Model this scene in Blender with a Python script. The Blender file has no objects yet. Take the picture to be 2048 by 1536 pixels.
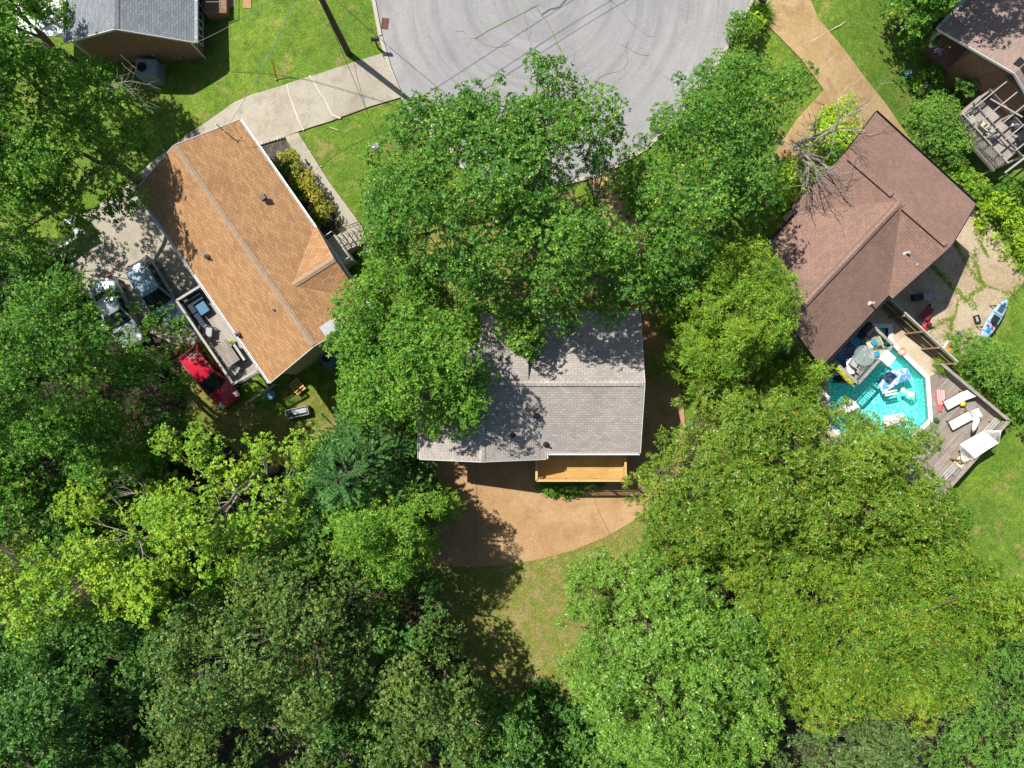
import bpy, bmesh, math, random
import numpy as np
from mathutils import Vector, Matrix
from mathutils.geometry import tessellate_polygon
R = math.radians
S = bpy.context.scene
col = S.collection
# ------------------------------------------------------------------ camera, sky, sun
F = 1420.0; ZC = 46.0                       # focal length in photo pixels, drone height
cam = bpy.data.cameras.new('camera'); cam.sensor_width = 36; cam.lens = F/2048*36
cam.clip_start = 0.5; cam.clip_end = 2000
co = bpy.data.objects.new('camera', cam); col.objects.link(co); co.location = (0, 0, ZC); S.camera = co
EL = R(54.5); SD = Vector((0.79, -0.61, 0)).normalized()      # shadows fall this way
w = bpy.data.worlds.new('World'); S.world = w; w.use_nodes = True
nt = w.node_tree; nt.nodes.clear()
sk = nt.nodes.new('ShaderNodeTexSky'); sk.sky_type = 'NISHITA'; sk.sun_disc = False
sk.sun_elevation = EL; sk.sun_rotation = math.atan2(-SD.x, -SD.y)
bg = nt.nodes.new('ShaderNodeBackground'); bg.inputs[1].default_value = 0.08
ow = nt.nodes.new('ShaderNodeOutputWorld')
nt.links.new(sk.outputs[0], bg.inputs[0]); nt.links.new(bg.outputs[0], ow.inputs[0])
sun = bpy.data.lights.new('sun', 'SUN'); sun.energy = 5.0; sun.angle = R(0.5); sun.color = (1, 0.95, 0.86)
so = bpy.data.objects.new('sun', sun); col.objects.link(so)
so.rotation_euler = Vector((SD.x*math.cos(EL), SD.y*math.cos(EL), -math.sin(EL))).to_track_quat('-Z', 'Y').to_euler()
so.location = (-30, 30, 60)
S.view_settings.view_transform = 'Standard'; S.view_settings.look = 'None'
S.view_settings.exposure = 0.36; S.view_settings.gamma = 1
S.render.engine = 'CYCLES'
S.cycles.max_bounces = 8; S.cycles.transparent_max_bounces = 12

# ------------------------------------------------------------------ coordinates
def P(u, v, z=0.0):
    k = (ZC-z)/F
    return Vector(((u-1024)*k, (768-v)*k, z))
def sstep(a, b, x):
    t = np.clip((x-a)/(b-a), 0, 1); return t*t*(3-2*t)
CUL = P(1130, 0, 2.4)
def gz(x, y):                                 # the land falls from the street to the back gardens
    r = np.hypot(x-CUL.x, y-CUL.y)
    return 2.4*(1-sstep(15.5, 27.5, r)) + 0.05*np.sin(x*0.35)*np.sin(y*0.3+1)
def G(u, v, dz=0.0):
    z = 0.0
    for _ in range(12):
        p = P(u, v, z+dz); z = float(gz(p.x, p.y))
    return P(u, v, z+dz)
def ang(u1, v1, u2, v2): return math.atan2(-(v2-v1), u2-u1)

# ------------------------------------------------------------------ materials
def newmat(name):
    m = bpy.data.materials.new(name); m.use_nodes = True
    t = m.node_tree; b = t.nodes['Principled BSDF']; return m, t, b
def N(t, k, **kw):
    n = t.nodes.new(k)
    for a, v in kw.items(): setattr(n, a, v)
    return n
def mixc(t, fac, a, b, mode='MIX'):
    n = N(t, 'ShaderNodeMix', data_type='RGBA', blend_type=mode)
    for sck, v in ((n.inputs[0], fac), (n.inputs[6], a), (n.inputs[7], b)):
        if isinstance(v, (int, float)): sck.default_value = v
        elif isinstance(v, tuple): sck.default_value = v+(1,) if len(v) == 3 else v
        else: t.links.new(v, sck)
    return n.outputs[2]
def noise(t, scale, detail=4, rough=.55, vec=None, dist=0.0):
    n = N(t, 'ShaderNodeTexNoise'); n.inputs['Scale'].default_value = scale
    n.inputs['Detail'].default_value = detail; n.inputs['Roughness'].default_value = rough
    n.inputs['Distortion'].default_value = dist
    if vec is not None: t.links.new(vec, n.inputs['Vector'])
    return n.outputs[0]
def ramp(t, src, stops):
    n = N(t, 'ShaderNodeValToRGB'); e = n.color_ramp.elements
    while len(e) < len(stops): e.new(0.5)
    for i, (p, c) in enumerate(stops):
        e[i].position = p; e[i].color = (c, c, c, 1) if isinstance(c, (int, float)) else tuple(c)+(1,)
    t.links.new(src, n.inputs[0]); return n.outputs[0]
def coords(t, kind='Object'):
    return N(t, 'ShaderNodeTexCoord').outputs[kind]
def bump(t, b, h, strength=.4, dist=.03):
    n = N(t, 'ShaderNodeBump'); n.inputs['Strength'].default_value = strength; n.inputs['Distance'].default_value = dist
    t.links.new(h, n.inputs['Height']); t.links.new(n.outputs[0], b.inputs['Normal'])
_M = {}
def flat(name, c, rough=.6, metal=0.0, vary=.12, sc=6, coat=0.0):
    if name in _M: return _M[name]
    m, t, b = newmat(name)
    v = coords(t)
    n = noise(t, sc, 5, .6, v)
    f = ramp(t, n, [(.3, 1-vary), (.7, 1+vary*.5)])
    t.links.new(mixc(t, 1.0, tuple(c), f, 'MULTIPLY'), b.inputs['Base Color'])
    b.inputs['Roughness'].default_value = rough; b.inputs['Metallic'].default_value = metal
    b.inputs['Coat Weight'].default_value = coat
    _M[name] = m; return m
def ground_mat(name, cols, scales, rough=.95, bstr=.5, bsc=30, fc=.8):
    """patchy ground: cols = list of (colour, low, high) layers mixed by noise"""
    m, t, b = newmat(name); v = coords(t)
    c = tuple(cols[0])
    cur = None
    for (cc, lo, hi), s in zip(cols[1:], scales):
        f = ramp(t, noise(t, s, 6, .62, v, .3), [(lo, 0.0), (hi, 1.0)])
        cur = mixc(t, f, cur if cur is not None else c, tuple(cc))
    fine = ramp(t, noise(t, bsc*.8, 3, .7, v), [(.3, 1-.62*fc), (.7, 1+.5*fc)])
    cur = mixc(t, 1.0, cur, fine, 'MULTIPLY')
    mid = ramp(t, noise(t, bsc*.2, 4, .7, v), [(.3, 1-.35*fc), (.7, 1+.25*fc)])
    cur = mixc(t, 1.0, cur, mid, 'MULTIPLY')
    t.links.new(cur, b.inputs['Base Color']); b.inputs['Roughness'].default_value = rough
    bump(t, b, noise(t, bsc*.6, 4, .7, v), bstr, .06)
    _M[name] = m; return m
def shingle(name, c1, c2, cm, bw=.34, rh=.145, bias=0.0, spot=None):
    m, t, b = newmat(name); v = coords(t, 'UV')
    k = N(t, 'ShaderNodeTexBrick'); t.links.new(v, k.inputs['Vector'])
    k.inputs['Scale'].default_value = 1; k.inputs['Brick Width'].default_value = bw; k.inputs['Row Height'].default_value = rh
    k.inputs['Mortar Size'].default_value = .012; k.inputs['Mortar Smooth'].default_value = .4; k.inputs['Bias'].default_value = bias
    k.offset = .5
    for i, c in enumerate((c1, c2, cm)): k.inputs[i+1].default_value = tuple(c)+(1,)
    cur = k.outputs[0]
    st = ramp(t, noise(t, .45, 5, .6, v, .4), [(.3, .86), (.7, 1.1)])
    cur = mixc(t, 1.0, cur, st, 'MULTIPLY')
    fn = ramp(t, noise(t, 9, 4, .7, v), [(.3, .82), (.7, 1.15)])
    cur = mixc(t, 1.0, cur, fn, 'MULTIPLY')
    if spot:
        f = ramp(t, noise(t, 3.2, 3, .7, v), [(.52, 0.0), (.68, .75)])
        cur = mixc(t, f, cur, spot)
    t.links.new(cur, b.inputs['Base Color']); b.inputs['Roughness'].default_value = .9
    bump(t, b, k.outputs[1], -.35, .02)
    _M[name] = m; return m
def planks(name, c1, c2, cm, wdt=.14, ln=3.6, grain=1.0, rough=.8):
    m, t, b = newmat(name); v = coords(t, 'UV')
    k = N(t, 'ShaderNodeTexBrick'); t.links.new(v, k.inputs['Vector'])
    k.inputs['Scale'].default_value = 1; k.inputs['Brick Width'].default_value = ln; k.inputs['Row Height'].default_value = wdt
    k.inputs['Mortar Size'].default_value = .006; k.inputs['Mortar Smooth'].default_value = .2; k.offset = .37
    for i, c in enumerate((c1, c2, cm)): k.inputs[i+1].default_value = tuple(c)+(1,)
    mp = N(t, 'ShaderNodeMapping'); mp.inputs['Scale'].default_value = (.8, 14, 1); t.links.new(v, mp.inputs[0])
    g = ramp(t, noise(t, 1.6, 5, .65, mp.outputs[0]), [(.3, 1-.3*grain), (.7, 1+.2*grain)])
    cur = mixc(t, 1.0, k.outputs[0], g, 'MULTIPLY')
    s = ramp(t, noise(t, .8, 4, .6, v), [(.3, .82), (.7, 1.12)])
    cur = mixc(t, 1.0, cur, s, 'MULTIPLY')
    t.links.new(cur, b.inputs['Base Color']); b.inputs['Roughness'].default_value = rough
    bump(t, b, k.outputs[1], -.3, .01)
    _M[name] = m; return m
LB = 1.6
def leafmat(name, stops, gloss=.42, trans=.16):
    m, t, b = newmat(name)
    a = N(t, 'ShaderNodeAttribute', attribute_name='tint')
    c = ramp(t, a.outputs['Fac'], [(p, tuple(min(.8, x*LB) for x in q)) for p, q in stops])
    t.links.new(c, b.inputs['Base Color']); b.inputs['Roughness'].default_value = gloss+.08
    b.inputs['Specular IOR Level'].default_value = .3
    tr = N(t, 'ShaderNodeBsdfTranslucent')
    t.links.new(mixc(t, 1.0, c, (1.5, 1.6, .55), 'MULTIPLY'), tr.inputs[0])
    mx = N(t, 'ShaderNodeMixShader'); mx.inputs[0].default_value = trans
    t.links.new(b.outputs[0], mx.inputs[1]); t.links.new(tr.outputs[0], mx.inputs[2])
    o = [n for n in t.nodes if n.type == 'OUTPUT_MATERIAL'][0]
    t.links.new(mx.outputs[0], o.inputs[0]); _M[name] = m; return m

# ------------------------------------------------------------------ mesh builder
class MB:
    def __init__(s): s.v = []; s.f = []; s.uv = []
    def face(s, pts, uv=None):
        n = len(s.v); s.v += [tuple(p) for p in pts]; s.f.append(tuple(range(n, n+len(pts))))
        if uv is None:
            a, b_, c = Vector(pts[0]), Vector(pts[1]), Vector(pts[2]); nn = (b_-a).cross(c-a)
            ax = max(range(3), key=lambda i: abs(nn[i]))
            uv = [(p[0], p[1]) if ax == 2 else ((p[0], p[2]) if ax == 1 else (p[1], p[2])) for p in pts]
        s.uv.append(uv); return s
    def hull8(s, b, t):                       # bottom loop, top loop (same winding ccw from above)
        n = len(b)
        s.face([Vector(p) for p in reversed(b)]); s.face([Vector(p) for p in t])
        for i in range(n):
            j = (i+1) % n; s.face([Vector(b[i]), Vector(b[j]), Vector(t[j]), Vector(t[i])])
        return s
    def box(s, c, d, rz=0.0, taper=1.0, rx=0.0, ry=0.0):
        c = Vector(c); h = [x/2 for x in d]
        m = Matrix.Rotation(rz, 3, 'Z') @ Matrix.Rotation(ry, 3, 'Y') @ Matrix.Rotation(rx, 3, 'X')
        q = [(-1, -1), (1, -1), (1, 1), (-1, 1)]
        return s.hull8([c+m@Vector((x*h[0], y*h[1], -h[2])) for x, y in q],
                       [c+m@Vector((x*h[0]*taper, y*h[1]*taper, h[2])) for x, y in q])
    def bar(s, a, b, wd, ht):                 # box beam between two points
        a, b = Vector(a), Vector(b); d = (b-a); L = d.length
        if L < 1e-6: return s
        d /= L; up = Vector((0, 0, 1)) if abs(d.z) < .95 else Vector((1, 0, 0))
        x = d.cross(up).normalized(); y = x.cross(d).normalized()
        q = [(-1, -1), (1, -1), (1, 1), (-1, 1)]
        A = [a+x*i*wd/2+y*j*ht/2 for i, j in q]; B = [p+d*L for p in A]
        return s.hull8(A, B)
    def prism(s, poly, z0, z1):
        area = sum(poly[i][0]*poly[(i+1) % len(poly)][1]-poly[(i+1) % len(poly)][0]*poly[i][1] for i in range(len(poly)))
        if area < 0: poly = poly[::-1]
        tri = tessellate_polygon([[Vector((p[0], p[1], 0)) for p in poly]])
        for a in tri:
            q = [poly[i] for i in a]
            if (q[1][0]-q[0][0])*(q[2][1]-q[0][1])-(q[1][1]-q[0][1])*(q[2][0]-q[0][0]) < 0: q = q[::-1]
            s.face([(p[0], p[1], z1) for p in q]); s.face([(p[0], p[1], z0) for p in reversed(q)])
        for i in range(len(poly)):
            a, b = poly[i], poly[(i+1) % len(poly)]
            s.face([(a[0], a[1], z0), (b[0], b[1], z0), (b[0], b[1], z1), (a[0], a[1], z1)])
        return s
    def tube(s, pts, r, n=6, cap=True):
        pts = [Vector(p) for p in pts]; rs = r if isinstance(r, (list, tuple)) else [r]*len(pts)
        rings = []
        prev = None
        for i, p in enumerate(pts):
            d = (pts[min(i+1, len(pts)-1)]-pts[max(i-1, 0)]).normalized()
            ref = prev if prev is not None else (Vector((1, 0, 0)) if abs(d.x) < .9 else Vector((0, 1, 0)))
            x = (ref - d*ref.dot(d)).normalized(); prev = x; y = d.cross(x)
            rings.append([p+(x*math.cos(2*math.pi*k/n)+y*math.sin(2*math.pi*k/n))*rs[i] for k in range(n)])
        base = len(s.v)
        for rg in rings: s.v += [tuple(q) for q in rg]
        for i in range(len(rings)-1):
            for k in range(n):
                a = base+i*n+k; b = base+i*n+(k+1) % n
                s.f.append((a, b, b+n, a+n)); s.uv.append([(k/n, i), ((k+1)/n, i), ((k+1)/n, i+1), (k/n, i+1)])
        if cap:
            s.face(list(reversed(rings[0]))); s.face(rings[-1])
        return s
    def lathe(s, prof, n=20, c=(0, 0, 0), sx=1, sy=1):
        c = Vector(c); rings = [[c+Vector((r*sx*math.cos(2*math.pi*k/n), r*sy*math.sin(2*math.pi*k/n), z)) for k in range(n)] for r, z in prof]
        for i in range(len(rings)-1):
            for k in range(n):
                j = (k+1) % n
                if prof[i][0] < 1e-5: s.face([rings[i][0], rings[i+1][j], rings[i+1][k]][::-1])
                elif prof[i+1][0] < 1e-5: s.face([rings[i][k], rings[i][j], rings[i+1][0]])
                else: s.face([rings[i][k], rings[i][j], rings[i+1][j], rings[i+1][k]])
        return s
    def ball(s, c, r, n=14, sx=1, sy=1, sz=1):
        k = 8
        return s.lathe([(r*math.sin(math.pi*i/k), -r*sz*math.cos(math.pi*i/k)) for i in range(k+1)], n, c, sx, sy)
    def grid(s, fn, nu, nv):                  # fn(i,j)->point
        p = [[Vector(fn(i/nu, j/nv)) for j in range(nv+1)] for i in range(nu+1)]
        for i in range(nu):
            for j in range(nv): s.face([p[i][j], p[i+1][j], p[i+1][j+1], p[i][j+1]])
        return s
    def build(s, name, mat, parent=None, smooth=False, bev=0.0, weld=True):
        me = bpy.data.meshes.new(name); me.from_pydata(s.v, [], s.f)
        ul = me.uv_layers.new(name='UVMap')
        flatuv = [c for f in s.uv for q in f for c in (float(q[0]), float(q[1]))]
        ul.data.foreach_set('uv', flatuv)
        if weld:
            b = bmesh.new(); b.from_mesh(me); bmesh.ops.remove_doubles(b, verts=b.verts, dist=1e-4)
            if bev > 0:
                ed = [e for e in b.edges if len(e.link_faces) == 2 and e.calc_face_angle(0) > .6]
                bmesh.ops.bevel(b, geom=ed, offset=bev, segments=2, affect='EDGES', profile=.5)
            b.to_mesh(me); b.free()
        me.materials.append(mat)
        if smooth: me.shade_smooth() if hasattr(me, 'shade_smooth') else None
        if smooth == 'angle':
            me.set_sharp_from_angle(angle=R(40))
        o = bpy.data.objects.new(name, me); col.objects.link(o)
        if parent: o.parent = parent
        return o
def tag(o, label=None, cat=None, group=None, kind=None):
    if label: o['label'] = label
    if cat: o['category'] = cat
    if group: o['group'] = group
    if kind: o['kind'] = kind
    return o
def thing(name, loc, rz, label, cat, group=None):
    o = bpy.data.objects.new(name, None); col.objects.link(o); o.empty_display_size = .2
    o.location = loc; o.rotation_euler = (0, 0, rz); return tag(o, label, cat, group)
def copytree(o, parent=None):
    c = o.copy(); col.objects.link(c); c.parent = parent
    for ch in [x for x in o.children]: copytree(ch, c)
    return c
def inpoly(px, py, poly):
    r = np.zeros(len(px), bool); n = len(poly)
    for i in range(n):
        x1, y1 = poly[i]; x2, y2 = poly[(i+1) % n]
        if y1 == y2: continue
        c = ((y1 > py) != (y2 > py)) & (px < (x2-x1)*(py-y1)/(y2-y1)+x1); r ^= c
    return r
def edgedist(px, py, poly):
    d = np.full(len(px), 1e9); n = len(poly)
    for i in range(n):
        x1, y1 = poly[i]; x2, y2 = poly[(i+1) % n]; dx, dy = x2-x1, y2-y1
        L = dx*dx+dy*dy+1e-12
        t = np.clip(((px-x1)*dx+(py-y1)*dy)/L, 0, 1)
        d = np.minimum(d, np.hypot(px-x1-t*dx, py-y1-t*dy))
    return d

# ------------------------------------------------------------------ ground sheets
POOLZ = 0.9
pool_px = [(1664, 850), (1657, 763), (1673, 749), (1738, 690), (1738, 656), (1776, 656), (1776, 683), (1851, 757), (1857, 838), (1799, 893), (1720, 893)]
pool = [P(u, v, POOLZ).to_2d() for u, v in pool_px]
poolt = [(p.x, p.y) for p in pool]
def drape(name, px, mat, dz, label=None, kind='structure', cell=.5, world=False, jag=0.0):
    poly = [(p[0], p[1]) for p in px] if world else [tuple(G(u, v).to_2d()) for u, v in px]
    if jag:                                   # ragged edge
        rnd = random.Random(len(px)*7+1); out = []
        for i in range(len(poly)):
            a = Vector(poly[i]); b = Vector(poly[(i+1) % len(poly)]); n = max(1, int((b-a).length/.35))
            nn = Vector((-(b-a).y, (b-a).x)).normalized() if (b-a).length > 0 else Vector((0, 0))
            for k in range(n): out.append(tuple(a+(b-a)*k/n+nn*rnd.uniform(-jag, jag)))
        poly = out
    bm = bmesh.new()
    vs = [bm.verts.new((x, y, 0)) for x, y in poly]
    for tri in tessellate_polygon([[Vector((x, y, 0)) for x, y in poly]]):
        try: bm.faces.new([vs[i] for i in tri])
        except ValueError: pass
    xs = [p[0] for p in poly]; ys = [p[1] for p in poly]
    for ax, lo, hi in ((0, min(xs), max(xs)), (1, min(ys), max(ys))):
        k = math.ceil(lo/cell)
        while k*cell < hi:
            cpt = [0, 0, 0]; cpt[ax] = k*cell; no = [0, 0, 0]; no[ax] = 1
            bmesh.ops.bisect_plane(bm, geom=bm.verts[:]+bm.edges[:]+bm.faces[:], plane_co=cpt, plane_no=no); k += 1
    for v in bm.verts: v.co.z = float(gz(v.co.x, v.co.y))+dz
    bmesh.ops.recalc_face_normals(bm, faces=bm.faces)
    for f in bm.faces:
        if f.normal.z < 0: f.normal_flip()
    me = bpy.data.meshes.new(name); bm.to_mesh(me); bm.free(); me.materials.append(mat)
    o = bpy.data.objects.new(name, me); col.objects.link(o); tag(o, label, kind=kind); return o
def resamp(pts, step):
    out = []
    for a, b in zip(pts[:-1], pts[1:]):
        n = max(1, int((b-a).length/step))
        out += [a+(b-a)*i/n for i in range(n)]
    return out+[pts[-1]]
def strip(name, px, wd, mat, dz, kind='structure', wob=0.0, seed=1, hi=0.0):
    pts = resamp([G(u, v).to_2d() for u, v in px], .3); rnd = random.Random(seed)
    if wob: pts = [p+Vector((rnd.uniform(-wob, wob), rnd.uniform(-wob, wob))) for p in pts]
    m = MB(); L = []; Rr = []
    for i, p in enumerate(pts):
        d = (pts[min(i+1, len(pts)-1)]-pts[max(i-1, 0)]).normalized(); n = Vector((-d.y, d.x))*wd/2*(rnd.uniform(.5, 1.3) if wob else 1)
        for q, A in ((p+n, L), (p-n, Rr)): A.append(Vector((q.x, q.y, float(gz(q.x, q.y))+dz+hi)))
    for i in range(len(pts)-1):
        m.face([Rr[i], Rr[i+1], L[i+1], L[i]])
        if hi:
            dn = Vector((0, 0, -hi-.1))
            m.face([L[i], L[i+1], L[i+1]+dn, L[i]+dn]); m.face([Rr[i+1], Rr[i], Rr[i]+dn, Rr[i+1]+dn])
    return tag(m.build(name, mat), kind=kind)
# terrain
fine = list(np.arange(-42, 42.01, .5))
gx = [-600, -400, -250, -150, -90, -60, -48]+fine+[48, 60, 90, 150, 250, 400, 600]
X, Y = np.meshgrid(gx, gx, indexing='ij'); Z = gz(X, Y)
pin = inpoly(X.ravel(), Y.ravel(), poolt) | (edgedist(X.ravel(), Y.ravel(), poolt) < .12)
Z = np.where(pin.reshape(X.shape), -1.0, Z)
n = len(gx)
V = np.stack([X, Y, Z], -1).reshape(-1, 3)
I = np.arange(n*n).reshape(n, n)
Q = np.stack([I[:-1, :-1], I[1:, :-1], I[1:, 1:], I[:-1, 1:]], -1).reshape(-1, 4)
me = bpy.data.meshes.new('ground'); me.from_pydata(V.tolist(), [], Q.tolist())
grass = ground_mat('grass', [(.105, .20, .012), ((.16, .25, .02), .42, .66), ((.07, .15, .008), .5, .72), ((.27, .23, .07), .55, .72)], (.35, 1.3, .8), bsc=16, bstr=.9)
me.materials.append(grass)
go = bpy.data.objects.new('ground', me); col.objects.link(go); tag(go, kind='structure')

asphalt = ground_mat('asphalt', [(.285, .28, .285), ((.32, .315, .315), .42, .66), ((.25, .247, .252), .5, .72)], (.12, .4), bsc=22, bstr=.12, fc=.22)
concrete = ground_mat('concrete', [(.36, .32, .255), ((.43, .39, .32), .4, .65), ((.27, .235, .18), .52, .72)], (.25, .9), bsc=24, bstr=.12, fc=.3)
aggregate = ground_mat('aggregate', [(.40, .24, .115), ((.47, .31, .165), .4, .65), ((.33, .19, .085), .5, .72)], (.3, .9), bsc=26, bstr=.15, fc=.4)
aggr2 = ground_mat('aggregate_pale', [(.38, .25, .115), ((.45, .32, .17), .42, .62), ((.31, .19, .085), .5, .7)], (.4, 1.1), bsc=22, bstr=.15, fc=.4)
creamp = ground_mat('cream_concrete', [(.50, .41, .29), ((.56, .48, .36), .4, .62), ((.42, .33, .22), .5, .7)], (.5, 1.1), bsc=22, bstr=.12, fc=.3)
patm = ground_mat('old_concrete', [(.40, .31, .20), ((.46, .38, .27), .4, .62), ((.31, .23, .14), .48, .68)], (.35, .9), bsc=20, bstr=.15, fc=.45)
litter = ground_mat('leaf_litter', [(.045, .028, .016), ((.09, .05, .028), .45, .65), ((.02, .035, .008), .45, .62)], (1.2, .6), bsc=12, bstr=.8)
dryturf = ground_mat('dry_turf', [(.23, .22, .05), ((.32, .24, .11), .48, .64), ((.15, .20, .025), .44, .62)], (.9, 1.6), bsc=16, bstr=.8)
mulch = ground_mat('mulch', [(.07, .055, .05), ((.12, .10, .09), .4, .6)], (3,), bsc=20, bstr=.9)
mossy = ground_mat('mossy_turf', [(.22, .20, .04), ((.13, .17, .02), .4, .6), ((.27, .18, .08), .52, .68)], (.7, 1.0), bsc=14, bstr=.9)
kerbm = flat('kerb', (.46, .41, .35), .9)
seal = flat('crack_patch', (.58, .52, .42), .9)
darkline = flat('joint', (.14, .12, .10), .95)
tar = flat('tar', (.10, .10, .10), .7); crackm = flat('crack', (.17, .165, .165), .9)
weedm = flat('weed', (.16, .22, .03), .9, vary=.4, sc=20)

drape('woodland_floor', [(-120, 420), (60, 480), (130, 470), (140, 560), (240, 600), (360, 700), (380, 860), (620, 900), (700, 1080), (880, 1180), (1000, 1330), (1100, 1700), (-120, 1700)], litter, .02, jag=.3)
drape('side_lawn', [(350, 650), (400, 640), (470, 790), (560, 830), (640, 780), (680, 800), (760, 850), (860, 870), (868, 1120), (1000, 1150), (950, 1260), (860, 1200), (700, 1080), (600, 950), (470, 900), (380, 840)], mossy, .04, jag=.2)
drape('back_lawn', [(860, 1100), (1100, 1090), (1290, 1010), (1300, 1120), (1200, 1200), (1160, 1300), (1180, 1480), (1100, 1500), (980, 1420), (900, 1260), (862, 1180)], dryturf, .06, jag=.15)
drape('oak_lawn', [(830, 540), (800, 440), (930, 380), (1130, 370), (1220, 470), (1270, 620), (900, 640)], dryturf, .02, jag=.3)
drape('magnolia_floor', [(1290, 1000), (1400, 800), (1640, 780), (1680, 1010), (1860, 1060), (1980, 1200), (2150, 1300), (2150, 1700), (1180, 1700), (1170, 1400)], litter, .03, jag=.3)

road_edge = [(742, -120), (750, -10), (765, 70), (782, 130), (802, 180), (830, 225), (862, 270), (925, 330), (1010, 365), (1110, 370), (1200, 345), (1290, 292), (1345, 240), (1372, 210), (1410, 160), (1446, 98), (1477, 45), (1505, -10), (1530, -120)]
t_ = asphalt.node_tree; b_ = t_.nodes['Principled BSDF']; src = b_.inputs['Base Color'].links[0].from_socket
vm = N(t_, 'ShaderNodeVectorMath', operation='SUBTRACT'); t_.links.new(coords(t_), vm.inputs[0]); vm.inputs[1].default_value = (2.0, 24.0, 0)
vl = N(t_, 'ShaderNodeVectorMath', operation='LENGTH'); t_.links.new(vm.outputs[0], vl.inputs[0])
cb = N(t_, 'ShaderNodeCombineXYZ'); t_.links.new(vl.outputs['Value'], cb.inputs[0]); wa = mixc(t_, .06, cb.outputs[0], vm.outputs[0])
tw = ramp(t_, noise(t_, 2.2, 3, .6, wa), [(.35, .86), (.5, 1.0), (.68, 1.07)])
t_.links.new(mixc(t_, 1.0, src, tw, 'MULTIPLY'), b_.inputs['Base Color'])
drape('road', road_edge+[(1530, -600), (742, -600)], asphalt, .05)
kerb_px = [(u-4, v+3) for u, v in road_edge[:10]]+[(u+2, v+5) for u, v in road_edge[10:]]
strip('kerb', kerb_px[:3], .22, kerbm, .03, hi=.11)
strip('kerb', kerb_px[2:6], .22, kerbm, .03, hi=.05)
strip('kerb', kerb_px[5:], .22, kerbm, .03, hi=.11)
drape('driveway', [(764, 108), (709, 125), (640, 148), (560, 174), (505, 190), (470, 205), (432, 232), (372, 272), (312, 318), (235, 388), (165, 432), (128, 500), (160, 580), (250, 640), (350, 690), (400, 690), (440, 600), (420, 420), (480, 300), (520, 286), (575, 272), (660, 244), (740, 214), (808, 194), (790, 160)], concrete, .09)
drape('walkway', [(570, 274), (597, 266), (660, 366), (724, 452), (742, 505), (716, 505), (703, 478), (640, 384)], concrete, .10)
drape('planting_bed', [(518, 292), (568, 278), (612, 346), (700, 480), (716, 530), (690, 560), (640, 480)], mulch, .04)
drape('driveway', [(868, 880), (862, 1000), (864, 1128), (930, 1133), (1000, 1130), (1075, 1119), (1150, 1099), (1220, 1069), (1278, 1034), (1325, 992), (1356, 945), (1372, 880), (1366, 800), (1340, 700), (1318, 600), (1300, 500), (1262, 420), (1238, 340), (1175, 352), (1195, 420), (1235, 500), (1262, 600), (1200, 700), (1000, 700)], aggregate, .09)
drape('driveway', [(1528, -120), (1604, -40), (1636, 40), (1722, 148), (1775, 215), (1830, 295), (1800, 340), (1700, 340), (1620, 380), (1530, 420), (1520, 350), (1592, 240), (1646, 181), (1600, 118), (1538, 55), (1508, 20)], aggr2, .09)
drape('patio', [(1930, 400), (1968, 432), (2016, 505), (2046, 556), (2048, 566), (2000, 610), (1955, 690), (1930, 740), (1880, 725), (1750, 600), (1800, 520)], patm, .09)
for px, wd, s in (([(620, 152), (650, 200), (666, 232), (682, 238)], .09, 3), ([(575, 170), (584, 205), (598, 240), (608, 262)], .1, 4),
                  ([(660, 256), (676, 262)], .03, 5), ([(608, 308), (622, 304)], .04, 6), ([(627, 340), (645, 332)], .04, 7)):
    strip('crack_patch', px, wd, seal, .112, wob=.02, seed=s)
for px in ([(708, 126), (716, 160), (732, 216)], [(1187, 995), (1200, 1030), (1221, 1071)], [(955, 925), (952, 1000), (950, 1130)]):
    strip('joint', px, .022, darkline, .112)
for px in ([(1024, 38), (980, 60), (950, 78)], [(1072, 14), (1100, 55), (1120, 100), (1131, 125)], [(1072, 14), (1024, 38)]):
    strip('weed_joint', px, .05, weedm, .07, wob=.012, seed=9)
strip('tar_crack', [(1132, 0), (1120, 14), (1100, 20), (1084, 30)], .1, tar, .07, wob=.02, seed=3)
rnd = random.Random(5)
for k in range(13):                            # hairline cracks wandering over the asphalt
    u = rnd.uniform(820, 1400); v = rnd.uniform(5, 240); a = rnd.uniform(0, 6.28); px = [(u, v)]
    for _ in range(rnd.randint(4, 9)):
        a += rnd.uniform(-.7, .7); u += 18*math.cos(a); v += 14*math.sin(a); px.append((u, v))
    px = [q for q in px if q[1] < 300 and 790 < q[0] < 1440]
    if len(px) > 2: strip('hairline_crack', px, .016, crackm, .068, wob=.05, seed=k)
for j, (r0, a0, a1) in enumerate(((252, 10, 80), (268, 20, 88), (300, 25, 75), (312, 30, 80), (226, 30, 95), (340, 42, 66))):
    pass
for px, s in (([(1690, 30+15), (1660, 62), (1620, 85)], 1), ([(1670, 112), (1650, 130), (1632, 150)], 2), ([(1725, 155), (1690, 180), (1680, 190)], 3)):
    strip('crack_patch', px, .04, seal, .112, wob=.03, seed=s)

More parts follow.
